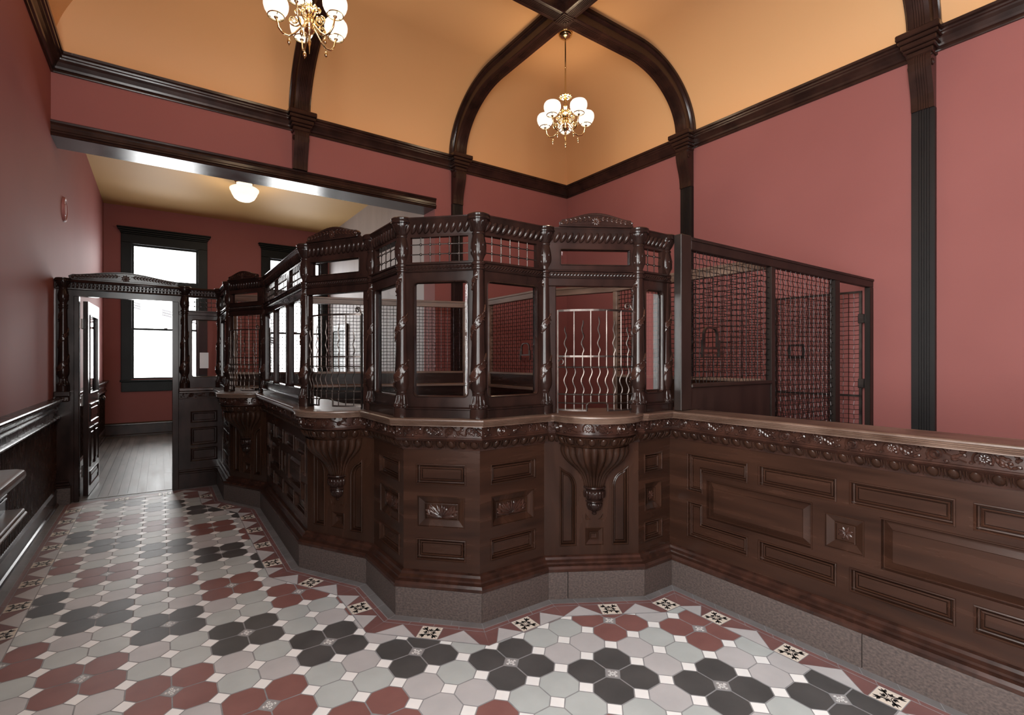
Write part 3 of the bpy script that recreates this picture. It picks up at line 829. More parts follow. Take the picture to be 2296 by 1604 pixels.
mb.build('side_panel', 'dark', r)
pane(r, .30, .555, 1.262, 1.905, .02, .022)
mb = MB(); frame_boards(mb, .172, .60, 1.95, 2.166, [(.27, .598, 2.012, 2.155)], .0, .045); mb.box(.172, .60, -.012, 0, 1.955, 1.995, b=.004); mb.build('lattice_frame', 'dark', r)
lattice(r, .27, .598, 2.012, 2.155, 6, (2.06, 2.11), .02)
mb = MB(); mb.box(.172, .60, -.055, .02, 1.10, 1.137, b=.006); mb.box(.172, .60, -.035, .02, 1.075, 1.10, b=.006); mb.box(.172, .60, -.022, .02, 1.01, 1.022, b=.004)
frieze(mb, lambda u, z, d: (u, -.002 - d, z), .18, .59, 1.024, 1.074)
mb.build('ledge', 'carve', r, smooth=40)
PR = [(0, 0), (0, .007), (.006, .011), (.012, .007), (.014, .002), (.024, .0015), (.028, .006), (.032, .002)]
for a_, b_ in [(.738, .868), (.485, .685), (.30, .452)]: panel(r, rect(.285, .548, a_, b_), PR, 0.0, 'dark')
crest((-.30, YS - .012, 2.2625), 0, .93, .115, 'long low carved crest above the open doorway')

tag(None or (lambda m: (m.box(.375, .462, YS + .034, YS + .0355, 1.355, 1.535), m.build('paper_notice', 'paper'))[1])(MB()), 'white paper notice behind the narrow glass pane beside the open doorway', 'paper')
# open door leaf
d = empty('door_1', (-.648, 6.82, 0), atan2(7.562 - 6.82, -.617 + .648), kind='structure')
mb = MB(); T = .042; LW = .742
frame_boards(mb, 0, LW, .012, 2.07, [(.115, LW - .115, 1.10, 1.93)], -T / 2, T / 2)
mb.build('leaf', 'dark', d)
mb = MB()
for sy in (-1, 1):
    P2 = lambda u, z, dd, sy=sy: (u, sy * (T / 2 + dd), z)
    mb.ring(rect(.115, LW - .115, 1.10, 1.93), [(-.01, 0), (-.008, .006), (0, .004), (.002, -.01)], P2, fill=False)
    for a in [(.10, .64, .78, .98), (.10, .34, .30, .72), (.40, .64, .30, .72), (.10, .64, .10, .25)]:
        mb.ring(rect(*a), [(0, 0), (0, .006), (.008, .010), (.016, .002), (.05, .002), (.055, .007)], P2)
mb.build('door_panel', 'dark', d)
pane(d, .115, LW - .115, 1.10, 1.93, 0, .02)
mb = MB(); mb.tube([(LW - .055, -.02, 1.0), (LW - .055, -.05, 1.0)], .009, 8)
mb.ell((LW - .055, -.068, 1.0), (.027, 0, 0), (0, .02, 0), (0, 0, .027), 12, 8); mb.tube([(LW - .055, .02, 1.0), (LW - .055, .05, 1.0)], .009, 8); mb.ell((LW - .055, .066, 1.0), (.027, 0, 0), (0, .02, 0), (0, 0, .027), 12, 8)
mb.box(LW - .085, LW - .03, -.026, .026, .93, 1.06); mb.build('knob', 'iron', d, smooth=40)
for z in (.28, 1.02, 1.83):
    mb = MB(); mb.box(-.10, .035, .012, .024, z - .05, z + .05); mb.tube([(-.01, .026, z - .055), (-.01, .026, z + .055)], .008, 8); mb.build('hinge', 'iron', d)

# ------------------------------------------------------------------ wire cages behind the counter
def wire(mb, x0, x1, z0, z1, y=0.0, pitch=.04, hole=None, r=.0027):
    nx = max(2, round((x1 - x0) / pitch)); nz = max(2, round((z1 - z0) / pitch)); ux = (x1 - x0) / nx; uz = (z1 - z0) / nz
    inh = lambda x, z: hole and hole[0] < x < hole[1] and hole[2] < z < hole[3]
    def run(pts):
        seg = []
        for p in pts:
            if inh(p[0], p[2]):
                if len(seg) > 1: mb.tube(seg, r, 4)
                seg = []
            else: seg.append(p)
        if len(seg) > 1: mb.tube(seg, r, 4)
    for i in range(1, nx):
        x = x0 + i * ux; run([(x + .0016 * (-1) ** j, y + .0034 * (1 if (i + j) % 2 else -1), z0 + j * uz) for j in range(nz + 1)])
    for j in range(1, nz):
        z = z0 + j * uz; run([(x0 + i * ux, y - .0034 * (1 if (i + j) % 2 else -1), z + .0016 * (-1) ** i) for i in range(nx + 1)])
def arch_wicket(parent, cx, z0, w, h, y):
    mb = MB(); pts = [(cx - w / 2, z0), (cx + w / 2, z0)] + [(cx + w / 2 - .05 + .05 * cos(t), z0 + h - .05 + .05 * sin(t)) for t in [k * pi / 8 for k in range(5)]] + [(cx - w / 2 + .05 - .05 * sin(t), z0 + h - .05 + .05 * cos(t)) for t in [k * pi / 8 for k in range(5)]]
    mb.ring(pts, [(-.007, -.006), (-.007, .010), (.007, .010), (.007, -.006)], lambda u, z, d: (u, y - d, z), fill=False)
    mb.box(cx - w / 2 - .025, cx - w / 2 - .012, y - .012, y + .004, z0 - .06, z0 + h * .4); mb.box(cx + w / 2 + .012, cx + w / 2 + .025, y - .012, y + .004, z0 - .06, z0 + h * .4)
    mb.tube([(cx - w / 2 - .02, y - .008, z0 - .06), (cx + w / 2 + .02, y - .008, z0 - .06)], .004, 5)
    return mb.build('wicket', 'iron', parent, smooth=40)

r = empty('wire_partition', (2.80, 1.972, 0), 0, 'long dark wire partition with an open cage door, behind the right counter', 'wire partition')
mb = MB(); mb.box(-.075, .035, -.025, .03, ZT + .001, 2.255, b=.004); mb.build('post', 'frame2', r)
mb = MB(); mb.box(.035, 3.0, -.022, .028, 2.165, 2.245, b=.004); mb.box(.035, 3.0, -.028, -.022, 2.225, 2.245); mb.build('top_rail', 'frame2', r)
mb = MB(); mb.box(1.05, 1.105, -.02, .025, 0, 2.165, b=.003); mb.build('post', 'frame2', r)
mb = MB(); mb.box(2.15, 2.245, -.022, .028, 0, 2.165, b=.004); mb.build('post', 'frame2', r)
mb = MB(); mb.box(2.925, 3.003, -.022, .028, 0, 2.165, b=.004); mb.build('post', 'frame2', r)
mb = MB(); mb.box(.035, 1.05, -.03, .03, 1.268, 1.295, b=.006); mb.build('sill_rail', 'frame2', r)
mb = MB(); mb.box(.035, .14, -.012, .012, ZT + .001, 1.268); mb.box(.14, 1.05, -.012, .012, 0, 1.268); mb.build('kick_board', 'frame2', r)
mb = MB(); wire(mb, .035, 1.05, 1.295, 2.165, 0, .04, (.19, .37, 1.52, 1.68)); mb.build('wire_mesh', 'wire', r)
arch_wicket(r, .28, 1.53, .155, .14, 0)
mb = MB(); wire(mb, 1.105, 2.15, .05, 2.165, 0, .04); mb.build('wire_mesh', 'wire', r)
o = empty('cage_door', (2.915, .045, 0), radians(93.5)); o.parent = r
mb = MB()
for a in (0, .80): mb.box(a, a + .022, -.01, .01, .05, 2.13)
mb.box(0, .822, -.01, .01, 2.115, 2.135); mb.box(0, .822, -.01, .01, .05, .075); mb.box(0, .822, -.01, .01, 1.085, 1.105); mb.build('door_frame', 'iron', o)
mb = MB(); wire(mb, .022, .80, .075, 2.115, 0, .046, (.52, .68, 1.47, 1.62)); mb.build('door_mesh', 'wire', o)
mb = MB(); mb.ring(rect(.53, .67, 1.48, 1.61), [(-.01, -.008), (-.01, .012), (.012, .012), (.012, -.008)], lambda u, z, d: (u, -d, z), fill=False); mb.build('lock_frame', 'iron', o)
for z in (1.86, 1.22):
    mb = MB(); mb.box(-.02, .03, -.018, .018, z - .045, z + .045, b=.003); mb.build('hinge', 'iron', o)

def partition(A, B, label, board=1.27, ledge=None, mesh=True, wick=None, posts=(True, True), header_only=False):
    A = Vector(A); B = Vector(B); d = B - A; L = d.length
    r = empty('wire_partition', (A.x, A.y, 0), atan2(d.y, d.x), label, 'wire partition', 'inner wire partitions')
    mb = MB(); mb.box(0, L, -.035, .035, 2.175, 2.245, b=.004); mb.box(0, L, -.045, .045, 2.235, 2.262, b=.004); mb.build('top_rail', 'desk', r)
    for k, x in enumerate((0.0, L - .05)):
        if posts[k]:
            mb = MB(); mb.box(x, x + .05, -.03, .03, 0, 2.175, b=.003); mb.build('post', 'desk' if mesh else 'frame2', r)
    if mesh:
        mb = MB(); mb.box(.05, L - .05, -.03, .03, board, board + .028, b=.005); mb.build('sill_rail', 'desk', r)
        mb = MB(); mb.box(.05, L - .05, -.011, .011, 0, board); mb.build('kick_board', 'woodx', r)
        hole = (wick - .085, wick + .085, 1.50, 1.66) if wick else None
        mb = MB(); wire(mb, .05, L - .05, board + .028, 2.175, 0, .043, hole, r=.0034); mb.build('wire_mesh', 'wire', r)
        if wick: arch_wicket(r, wick, 1.51, .15, .14, 0)
        if ledge is not None:
            mb = MB(); mb.box(.02, L - .02, ledge, -.012, 1.10, 1.135, b=.006); mb.build('ledge', 'desk', r)
    return r
partition((3.98, 2.04), (3.98, 3.66), 'inner wire partition seen through the mesh of the right partition', posts=(False, True))
partition((4.0, 3.67), (3.66, 4.42), 'open framed gateway seen inside the right ticket window', mesh=False, posts=(False, False))
partition((3.62, 5.55), (3.62, 4.45), 'inner wire partition with small arched wicket, seen through the right front glass', wick=.80, ledge=-.10)
partition((.74, 6.93), (3.52, 5.98), 'inner wire partition before the grey wall, seen through the middle ticket window', ledge=-.16)

# ------------------------------------------------------------------ room shell
def wall_x(name, x0, x1, y0, y1, z0, z1, holes, m):
    """wall running along x with rectangular holes"""
    mb = MB(); xs = x0
    for (a, b, c, dd) in sorted(holes):
        if a > xs: mb.box(xs, a, y0, y1, z0, z1)
        if c > z0: mb.box(a, b, y0, y1, z0, c)
        if dd < z1: mb.box(a, b, y0, y1, dd, z1)
        xs = b
    if xs < x1: mb.box(xs, x1, y0, y1, z0, z1)
    return struct(mb.build(name, m))
wall_x('wall_back', XL, XR + .2, YB, YB + .36, 0, ZC + .3, [(XL, XG, 0, ZLIN)], 'wall')
mb = MB(); mb.box(XG, XG + .2, YB + .36, YW + .25, 0, ZBK + .1); mb.box(XG + .001, XG + .2, YB + .005, YB + .36, 0, ZLIN - .001); struct(mb.build('wall_grey', 'grey'))
mb = MB(); ys_ = YF - .25
for (la, lb_, lc, ld) in ADDED_LEFTWIN:
    mb.box(XL - .2, XL, ys_, la, 0, ZC + .3); mb.box(XL - .2, XL, la, lb_, 0, lc); mb.box(XL - .2, XL, la, lb_, ld, ZC + .3); ys_ = lb_
mb.box(XL - .2, XL, ys_, YB, 0, ZC + .3); mb.box(XL - .2, XL, YB, YW + .25, 0, ZBK + .1); struct(mb.build('wall_left', 'wall'))
mb = MB(); mb.box(XR, XR + .2, YF - .25, YB, 0, ZC + .3); struct(mb.build('wall_right', 'wall'))
wall_x('wall_far', XL, XG, YW, YW + .25, 0, ZBK + .1, BACKWIN, 'wall')
wall_x('wall_front', XL, XR, YF - .25, YF, 0, ZC + .3, ADDED_FRONTWIN, 'wall')
# coved ceiling
mb = MB(); N = 22
def H(t): return ZC0 + (ZC - ZC0) * sqrt(max(0, 1 - (1 - t / COVE) ** 2))
ts = [COVE * (1 - cos(pi / 2 * k / N)) for k in range(N + 1)]
for side in range(4):
    l = []
    for t in ts:
        x0, x1, y0, y1 = XL + t, XR - t, YF + t, YB - t
        c = [(x0, y0), (x1, y0), (x1, y1), (x0, y1)]
        p, q = c[side], c[(side + 1) % 4]; z = H(t); n = 8
        l.append([(p[0] + (q[0] - p[0]) * k / n, p[1] + (q[1] - p[1]) * k / n, z) for k in range(n + 1)])
    mb.loft(l, False, False)
x0, x1, y0, y1 = XL + COVE, XR - COVE, YF + COVE, YB - COVE
mb.add([(x0, y0, ZC), (x1, y0, ZC), (x1, y1, ZC), (x0, y1, ZC)], [(0, 3, 2, 1)])
struct(mb.build('ceiling', 'ceil', smooth=30, recalc=False))
mb = MB(); mb.box(XL - .2, XR + .2, YF - .25, YB + .36, ZC + .06, ZC + .2); struct(mb.build('ceiling_roof', 'ceil'))
mb = MB(); mb.box(XL, XG, YB + .36, YW, ZBK, ZBK + .1); struct(mb.build('ceiling_far_room', 'ceil2'))

# cornice (trim_1): profile (outwards, z)
CP_ = [(0, 4.245), (.018, 4.245), (.022, 4.255), (.020, 4.272), (.034, 4.280), (.040, 4.300), (.058, 4.335), (.074, 4.358), (.078, 4.372), (.092, 4.378), (.096, 4.392), (.092, 4.402), (.104, 4.408), (.108, 4.430), (.096, 4.438), (0, 4.438)]
mb = MB()
loops = []
for dd, z in CP_: loops.append([(XL + dd, YF + dd, z), (XR - dd, YF + dd, z), (XR - dd, YB - dd, z), (XL + dd, YB - dd, z)])
mb.loft(loops, True, False)
struct(mb.build('trim_1', 'trim'))
# lintel trim
mb = MB()
prof = [(-.36, 3.630), (.012, 3.630), (.020, 3.640), (.016, 3.652), (.030, 3.662), (.030, 3.675), (.012, 3.690), (.012, 3.720), (.018, 3.732), (.014, 3.745), (.026, 3.757), (.032, 3.772), (.020, 3.782), (-.01, 3.782)]
mb.loft([[(XL, YB - y, z) for y, z in prof], [(XG + .012, YB - y, z) for y, z in prof]])
struct(mb.build('trim_2', 'trim'))
tn = [3]
def trim(mb, m='trim', **k):
    o = struct(mb.build('trim_%d' % tn[0], m, **k)); tn[0] += 1; return o
# ribs
SEC = [(-.125, -.03), (-.125, .030), (-.112, .034), (-.112, .048), (-.098, .060), (-.086, .066), (-.086, .150), (-.080, .158), (-.048, .160)]
for k in range(5):
    c = -.036 + k * .018
    SEC += [(c - .0075, .160), (c - .0055, .166), (c + .0055, .166), (c + .0075, .160)]
SEC += [(.048, .160), (.080, .158), (.086, .150), (.086, .066), (.098, .060), (.112, .048), (.112, .034), (.125, .030), (.125, -.03)]
def rib(pos, axis):
    a0, a1 = (YF, YB) if axis == 'y' else (XL, XR)
    pts = [(a0 + t, H(t)) for t in ts] + [(a0 + COVE + (a1 - a0 - 2 * COVE) * q, ZC) for q in (.33, .66)] + [(a1 - t, H(t)) for t in ts[::-1]]
    loops = []
    for i, (s_, z) in enumerate(pts):
        p = pts[max(0, i - 1)]; q = pts[min(len(pts) - 1, i + 1)]
        tx, tz = q[0] - p[0], q[1] - p[1]; l_ = hypot(tx, tz)
        if i == 0: tx, tz, l_ = 0, 1, 1
        if i == len(pts) - 1: tx, tz, l_ = 0, -1, 1
        nx, nz = tz / l_, -tx / l_
        lp = []
        for u, d_ in SEC:
            a, b = s_ + nx * d_, z + nz * d_
            lp.append((pos + u, a, b) if axis == 'y' else (a, pos + u, b))
        loops.append(lp)
    mb = MB(); mb.loft(loops, False, False); return trim(mb, smooth=35)
RX, RY = (1.41, 3.617), (4.047, 1.555)
for x in RX: rib(x, 'y')
for y in RY: rib(y, 'x')
for x in RX:
    for y in RY:
        mb = MB()
        for a, z0, z1 in [(.088, ZC - .172, ZC - .10), (.070, ZC - .178, ZC - .172), (.052, ZC - .184, ZC - .178), (.034, ZC - .190, ZC - .184), (.016, ZC - .198, ZC - .190)]:
            mb.box(x - a, x + a, y - a, y + a, z0, z1)
        trim(mb)
# corbels and pilasters; local y < 0 is into the room
def corbel(x, y, rz, zb, pil):
    mb = MB()
    for w, p, z0, z1 in [(.098, .150, 4.215, 4.262), (.118, .170, 4.262, 4.296), (.130, .186, 4.296, 4.345), (.146, .204, 4.345, 4.385), (.160, .222, 4.385, 4.44)]:
        mb.box(-w, w, -p, 0, z0, z1, b=.008)
    sp = [(4.215, .140), (4.19, .150), (4.15, .150), (4.09, .140), (4.02, .120), (3.94, .092), (3.87, .074), (3.81, .066), (max(zb, 3.775), .064), (zb, .064)]
    l = []
    for z, p in sp: l.append([(-.084, 0, z), (-.084, -p, z), (-.046, -p, z)] + [q for k in range(5) for q in [(-.040 + k * .018, -p, z), (-.038 + k * .018, -p - .006, z), (-.030 + k * .018, -p - .006, z), (-.028 + k * .018, -p, z)]] + [(.084, -p, z), (.084, 0, z)])
    mb.loft(l)
    for sx in (-1, 1):
        mb.tube([(sx * .086, -.10 + .035 * (1 - t * .8) * cos(t * 11), 4.13 + .035 * (1 - t * .8) * sin(t * 11)) for t in [q / 20 for q in range(19)]], .006, 5)
    o = trim(mb); o.location = (x, y, 0); o.rotation_euler = (0, 0, rz)
    if pil:
        mb = MB()
        prof = [(-.086, 0), (-.086, -.046), (-.048, -.046)] + [q for k in range(5) for q in [(-.042 + k * .019, -.046), (-.040 + k * .019, -.053), (-.030 + k * .019, -.053), (-.028 + k * .019, -.046)]] + [(.052, -.046), (.086, -.046), (.086, 0)]
        mb.loft([[(a, b, .0) for a, b in prof], [(a, b, zb) for a, b in prof]])
        o = trim(mb, 'trimblack'); o.location = (x, y, 0); o.rotation_euler = (0, 0, rz)
corbel(1.41, YB, 0, 3.776, False); corbel(3.617, YB, 0, 3.745, True)
for y in RY: corbel(XR, y, -pi / 2, 3.745, True)

# wainscot on the left wall
def wains(y0, y1):
    mb = MB(); prof = []
    n = int((y1 - y0) / .044); u = (y1 - y0) / n
    for k in range(n):
        a = y0 + k * u
        prof += [(XL + .012, a), (XL + .019, a + .004), (XL + .018, a + u * .44), (XL + .021, a + u * .5), (XL + .018, a + u * .56), (XL + .019, a + u - .004)]
    l0 = [(x, y, .15) for x, y in prof]; l1 = [(x, y, .90) for x, y in prof]
    mb.loft([l0, l1], False, False)
    pr = [(0, .858), (.040, .858), (.052, .866), (.054, .878), (.044, .888), (.030, .892), (.030, .944), (.040, .950), (.046, .962), (.034, .972), (.034, .985), (.042, .992), (.050, 1.010), (.064, 1.022), (.070, 1.040), (.084, 1.044), (.086, 1.058), (.078, 1.066), (0, 1.072)]
    mb.loft([[(XL + a, y0, z) for a, z in pr], [(XL + a, y1, z) for a, z in pr]])
    trim(mb, 'woodx', smooth=30)
    mb = MB(); pb = [(0, 0), (.046, 0), (.046, .012), (.040, .022), (.028, .030), (.028, .135), (.034, .140), (.034, .150), (.024, .166), (.018, .174), (0, .174)]
    mb.loft([[(XL + a, y0, z) for a, z in pb], [(XL + a, y1, z) for a, z in pb]])
    return mb
struct(wains(1.15, YS - .005).build('baseboard_left', 'trim'))
struct(wains(YS + .10, YW).build('baseboard_left_far', 'trim'))
mb = MB(); pb = [(0, 0), (.04, 0), (.04, .02), (.026, .03), (.026, .20), (.034, .21), (.03, .23), (.016, .25), (0, .25)]
mb.loft([[(XL, YW - a, z) for a, z in pb], [(XG, YW - a, z) for a, z in pb]]); struct(mb.build('baseboard_far', 'trim'))
mb = MB(); mb.loft([[(XR - a, YF, z) for a, z in pb], [(XR - a, YB, z) for a, z in pb]]); struct(mb.build('baseboard_right', 'trim'))

# windows: local y < 0 faces the room
def window(n, x0, x1, z0, z1, y, rz, zt0, zt1, zm):
    w = empty('window_%d' % n, ((x0 + x1) / 2, y, 0), rz, kind='structure'); h = (x1 - x0) / 2
    mb = MB()
    for s_ in (-1, 1):
        a, b = (-h - .155, -h) if s_ < 0 else (h, h + .155)
        mb.box(a, b, -.03, 0, z0 - .05, z1 + .02, b=.006); mb.box((-h - .02) if s_ < 0 else h - .012, (-h + .012) if s_ < 0 else h + .02, -.045, .10, z0, z1)
    mb.box(-h - .155, h + .155, -.03, 0, z1 + .0, z1 + .17, b=.006); mb.box(-h, h, -.045, .10, z1 - .012, z1 + .012)
    for p, e, a, b in [(.045, .160, .17, .20), (.065, .175, .20, .235), (.09, .20, .235, .27), (.105, .215, .27, .295)]:
        mb.box(-h - e, h + e, -p, 0, z1 + a, z1 + b, b=.006)
    mb.box(-h - .17, h + .17, -.07, .10, z0 - .05, z0 - .012, b=.008); mb.box(-h - .15, h + .15, -.03, 0, z0 - .24, z0 - .05, b=.006)
    mb.build('casing', 'green', w)
    def sash(a, c, yy, nm):
        mb = MB(); frame_boards(mb, -h + .012, h - .012, a, c, [(-h + .045, h - .045, a + .04, c - .035)], yy, yy + .04)
        o = mb.build(nm, 'green', w)
        mb = MB(); mb.box(-h + .043, h - .043, yy + .018, yy + .022, a + .038, c - .033); mb.build('glass_pane', 'dim_pane' if n < 3 else 'pane', o)
    sash(zt1, z1 - .01, .03, 'transom_sash')
    mb = MB(); mb.box(-h, h, -.03, .10, zt0, zt1, b=.006); mb.build('transom_bar', 'green', w)
    sash(zm - .02, zt0, .055, 'upper_sash'); sash(z0 - .012, zm + .02, .012, 'lower_sash')
    mb = MB(); mb.box(-.03, .03, -.006, .03, zm + .02, zm + .035, b=.003); mb.build('sash_lock', 'iron', w)
for k, (a, b, c, dd) in enumerate(BACKWIN): window(k + 1, a, b, c, dd, YW, 0, 2.78, 2.98, 2.05)
for k, (a, b, c, dd) in enumerate(ADDED_FRONTWIN): window(k + 3, a, b, c, dd, YF, pi, 2.75, 2.9, 1.8)  # unseen window added for its daylight on the floor
for k, (a, b, c, dd) in enumerate(ADDED_LEFTWIN):
    window(k + 4, a, b, c, dd, 0, pi / 2, 2.75, 2.9, 1.8)  # added out of view as a daylight source from the left
    bpy.data.objects['window_%d' % (k + 4)].location = (XL, (a + b) / 2, 0)
# dark door in the grey wall of the far room
d2 = empty('door_2', (XG, 11.0, 0), -pi / 2, kind='structure')
mb = MB(); mb.box(-.42, .42, -.03, .0, 0, 2.08, b=.004); mb.build('leaf', 'green', d2)
mb = MB()
for a, b, c, e in [(-.54, -.42, 0, 2.08), (.42, .54, 0, 2.08), (-.56, .56, 2.08, 2.22)]: mb.box(a, b, -.05, 0, c, e, b=.006)
mb.build('casing', 'dark', d2)
# cables seen outside
for k, (z, sl) in enumerate([(2.74, .256), (2.81, .256), (2.885, .256)]):
    mb = MB(); mb.tube([(-3.0, 17.0, z + sl * 3.0), (3.0, 17.0, z - sl * 3.0)], .030, 6)
    tag(mb.build('overhead_cable', 'cable'), 'overhead cables crossing the sky outside the left window', 'cable', 'cables outside the window')

# ------------------------------------------------------------------ lamps
def chandelier(x, y, rot, label):
    c = empty('chandelier', (x, y, ZC), rot, label, 'chandelier', 'brass chandeliers with opal globes')
    mb = MB(); mb.lathe([(0, 0), (.086, 0), (.088, -.020), (.084, -.036), (.078, -.040), (.080, -.052), (.072, -.070), (.050, -.086), (.020, -.094), (.012, -.098), (0, -.1)], 24); mb.build('canopy', 'brass', c, smooth=40)
    mb = MB(); mb.tube([(0, 0, -.095), (0, 0, -.77)], .0085, 8)
    mb.ell((0, 0, -.43), (.012, 0, 0), (0, .012, 0), (0, 0, .016)); mb.build('stem', 'brass', c, smooth=50)
    mb = MB(); R = .252; zg = -.995
    # top ring ornament
    mb.tube([(.060 * cos(t), .060 * sin(t), -.775) for t in [2 * pi * k / 24 for k in range(25)]], .011, 7, cap=False)
    for k in range(6): mb.tube([(0, 0, -.765), (.06 * cos(k * pi / 3), .06 * sin(k * pi / 3), -.775)], .006, 5)
    for k in range(12): mb.ell((.069 * cos(k * pi / 6), .069 * sin(k * pi / 6), -.775), (.012, 0, 0), (0, .012, 0), (0, 0, .008), 6, 4)
    mb.build('ring_ornament', 'brass', c, smooth=50)
    mb = MB()
    mb.lathe([(.008, -.76), (.016, -.80), (.022, -.815), (.018, -.825), (.019, -.925), (.028, -.94), (.024, -.955), (.036, -.975), (.050, -.990), (.046, -1.01), (.030, -1.025), (.040, -1.05), (.046, -1.075), (.040, -1.105), (.030, -1.125), (.042, -1.14), (.038, -1.155), (.016, -1.17), (.008, -1.20), (.014, -1.23), (.012, -1.25), (.005, -1.28), (.002, -1.33), (0, -1.335)], 20)
    for k in range(8):
        a = 2 * pi * k / 8
        mb.tube([(.030 * cos(a), .030 * sin(a), -.955), (.055 * cos(a), .055 * sin(a), -.935), (.062 * cos(a), .062 * sin(a), -.955), (.052 * cos(a), .052 * sin(a), -.968)], .006, 5)
    mb.build('body', 'brass', c, smooth=50)
    gl = [(.030, -.090), (.048, -.083), (.070, -.062), (.087, -.034), (.095, -.006), (.096, .020), (.091, .042), (.078, .060), (.056, .071), (.043, .072)]
    for k in range(5):
        a = radians(36 + 72 * k); ca, sa = cos(a), sin(a)
        q = lambda rr, z, t=0: (rr * ca - t * sa, rr * sa + t * ca, z)
        mb = MB()
        mb.tube([q(.04, -1.10), q(.07, -1.135), q(.11, -1.185), q(.155, -1.215), q(.20, -1.205), q(.232, -1.165), q(.242, -1.12), q(R, -1.085)], .0075, 8)
        mb.tube([q(.115 + .052 * (1 - .72 * t) * cos(2.4 + t * 9.4), -1.085 + .052 * (1 - .72 * t) * sin(2.4 + t * 9.4)) for t in [j / 26 for j in range(27)]], .006, 6)
        mb.tube([q(.085 + .028 * (1 - .6 * t) * cos(-1 + t * 8), -1.005 + .028 * (1 - .6 * t) * sin(-1 + t * 8)) for t in [j / 18 for j in range(19)]], .005, 6)
        for j in range(5):
            an = j * 2 * pi / 5; mb.ell(q(.115 + .018 * cos(an), -1.085 + .018 * sin(an)), Vector(q(.010, 0)) , Vector((-sa, ca, 0)) * .006, (0, 0, .010), 6, 4)
        arm = mb.build('arm', 'brass', c, smooth=60)
        mb = MB(); mb.ell(q(.155, -1.232), Vector(q(.006, 0)), Vector((-sa, ca, 0)) * .006, (0, 0, .008), 6, 4); mb.ell(q(.155, -1.262), Vector(q(.015, 0)), Vector((-sa, ca, 0)) * .015, (0, 0, .026), 8, 6); mb.tube([q(.155, -1.28), q(.155, -1.30)], [.006, .001], 6); mb.build('drop', 'brass', arm, smooth=50)
        cx, cy, _ = q(R, 0)
        mb = MB(); mb.lathe([(.006, -1.10), (.012, -1.092), (.016, -1.085), (.020, -1.080)], 12, (cx, cy))
        mb.tube([(cx + .062 * cos(t), cy + .062 * sin(t), zg - .080) for t in [2 * pi * j / 22 for j in range(23)]], .0042, 6, cap=False)
        for j in range(3):
            t = 2 * pi * j / 3; mb.tube([(cx + .012 * cos(t), cy + .012 * sin(t), zg - .088), (cx + .066 * cos(t), cy + .066 * sin(t), zg - .080)], .0035, 5)
        mb.build('gallery', 'brass', arm, smooth=50)
        mb = MB(); mb.lathe([(r_, zg + z_) for r_, z_ in gl], 28, (cx, cy)); mb.build('globe', 'globe', arm, smooth=60)
    l = bpy.data.lights.new('bulb_light', 'POINT'); l.energy = 42.0; l.color = (1.0, 0.74, 0.47); l.shadow_soft_size = 0.09
    lo = bpy.data.objects.new('bulb_light', l); COL.objects.link(lo); lo.parent = c; lo.location = (0, 0, -.865)
    return c
chandelier(3.90, 4.35, atan2(-4.35, -3.90), 'brass chandelier with five lit globes, hanging in the middle below the crossing beams')
chandelier(1.01, 4.25, atan2(-4.25, -1.01) + radians(14), 'brass chandelier with five lit globes, cut off by the top of the photo at left')
c = empty('ceiling_lamp', (1.14, 9.1, ZBK), 0, 'round ribbed white glass ceiling lamp in the far room', 'ceiling lamp')
mb = MB(); mb.lathe([(0, 0), (.155, 0), (.158, -.014), (.145, -.022), (.148, -.034), (.138, -.045), (.13, -.06), (0, -.06)], 28); mb.build('canopy', 'brass', c, smooth=35)
mb = MB(); mb.lathe([(.118, -.058, 0), (.116, -.085, .02), (.130, -.105, .03), (.190, -.125, .04), (.218, -.145, .05), (.216, -.170, .05), (.200, -.200, .05), (.182, -.245, .05), (.150, -.300, .05), (.100, -.335, .04), (.04, -.352, .02), (.004, -.356, 0)], 96, flute=24 * 2); mb.build('lamp_shade', 'globe2', c, smooth=60)
l = bpy.data.lights.new('bulb_light', 'POINT'); l.energy = 22.0; l.color = (1.0, 0.82, 0.6); l.shadow_soft_size = 0.10
lo = bpy.data.objects.new('bulb_light', l); COL.objects.link(lo); lo.parent = c; lo.location = (0, 0, -.50)

# ------------------------------------------------------------------ wall desk and plaque on the left wall
r = empty('wall_desk', (XL, 3.74, 0), 0, 'thick rounded wooden wall shelf with a lower ledge, at the lower left edge', 'wall desk')
mb = MB(); D = .272; Y0 = -2.2
pts = [(0.0, Y0), (D, Y0)] + [(D - .05 + .05 * cos(t), -.05 + .05 * sin(t)) for t in [pi / 2 * k / 8 for k in range(9)]] + [(0.0, 0.0)]
lp = []
ctr = (D / 2, Y0 / 2)
for ins, z in [(.02, .786), (.006, .794), (.0, .806), (.0, .822), (.006, .836), (.020, .843)]:
    lp.append([(x - (ins if x > .02 else 0), y - (ins if y > -.06 and x > .02 else 0), z + .014) for x, y in pts])
mb.loft(lp); mb.build('desk_top', 'top', r, smooth=40)
mb = MB(); mb.box(0.0, .19, Y0, -.05, .64, .80)
for k in range(3): mb.box(.19, .198, Y0, -.045, .70 + k * .022, .712 + k * .022, b=.003)
mb.build('apron', 'dark', r)
mb = MB(); mb.box(0.0, .262, Y0, -.02, .622, .640, b=.005); mb.box(0.0, .272, Y0, -.012, .600, .622, b=.007); mb.build('lower_ledge', 'top', r)
r = empty('wall_plaque', (XL, 7.2, 3.10), pi / 2, 'small oval red-painted plaque high on the left wall', 'plaque')
mb = MB(); mb.lathe([(0, .022), (.06, .022), (.066, .014), (.10, .014), (.112, .024), (.126, .024), (.134, .012), (.136, .001), (0, .001)], 32); o = mb.build('disc', 'plaque', r, smooth=35); o.rotation_euler = (radians(90), 0, 0); 
r.rotation_euler = (0, 0, pi / 2)

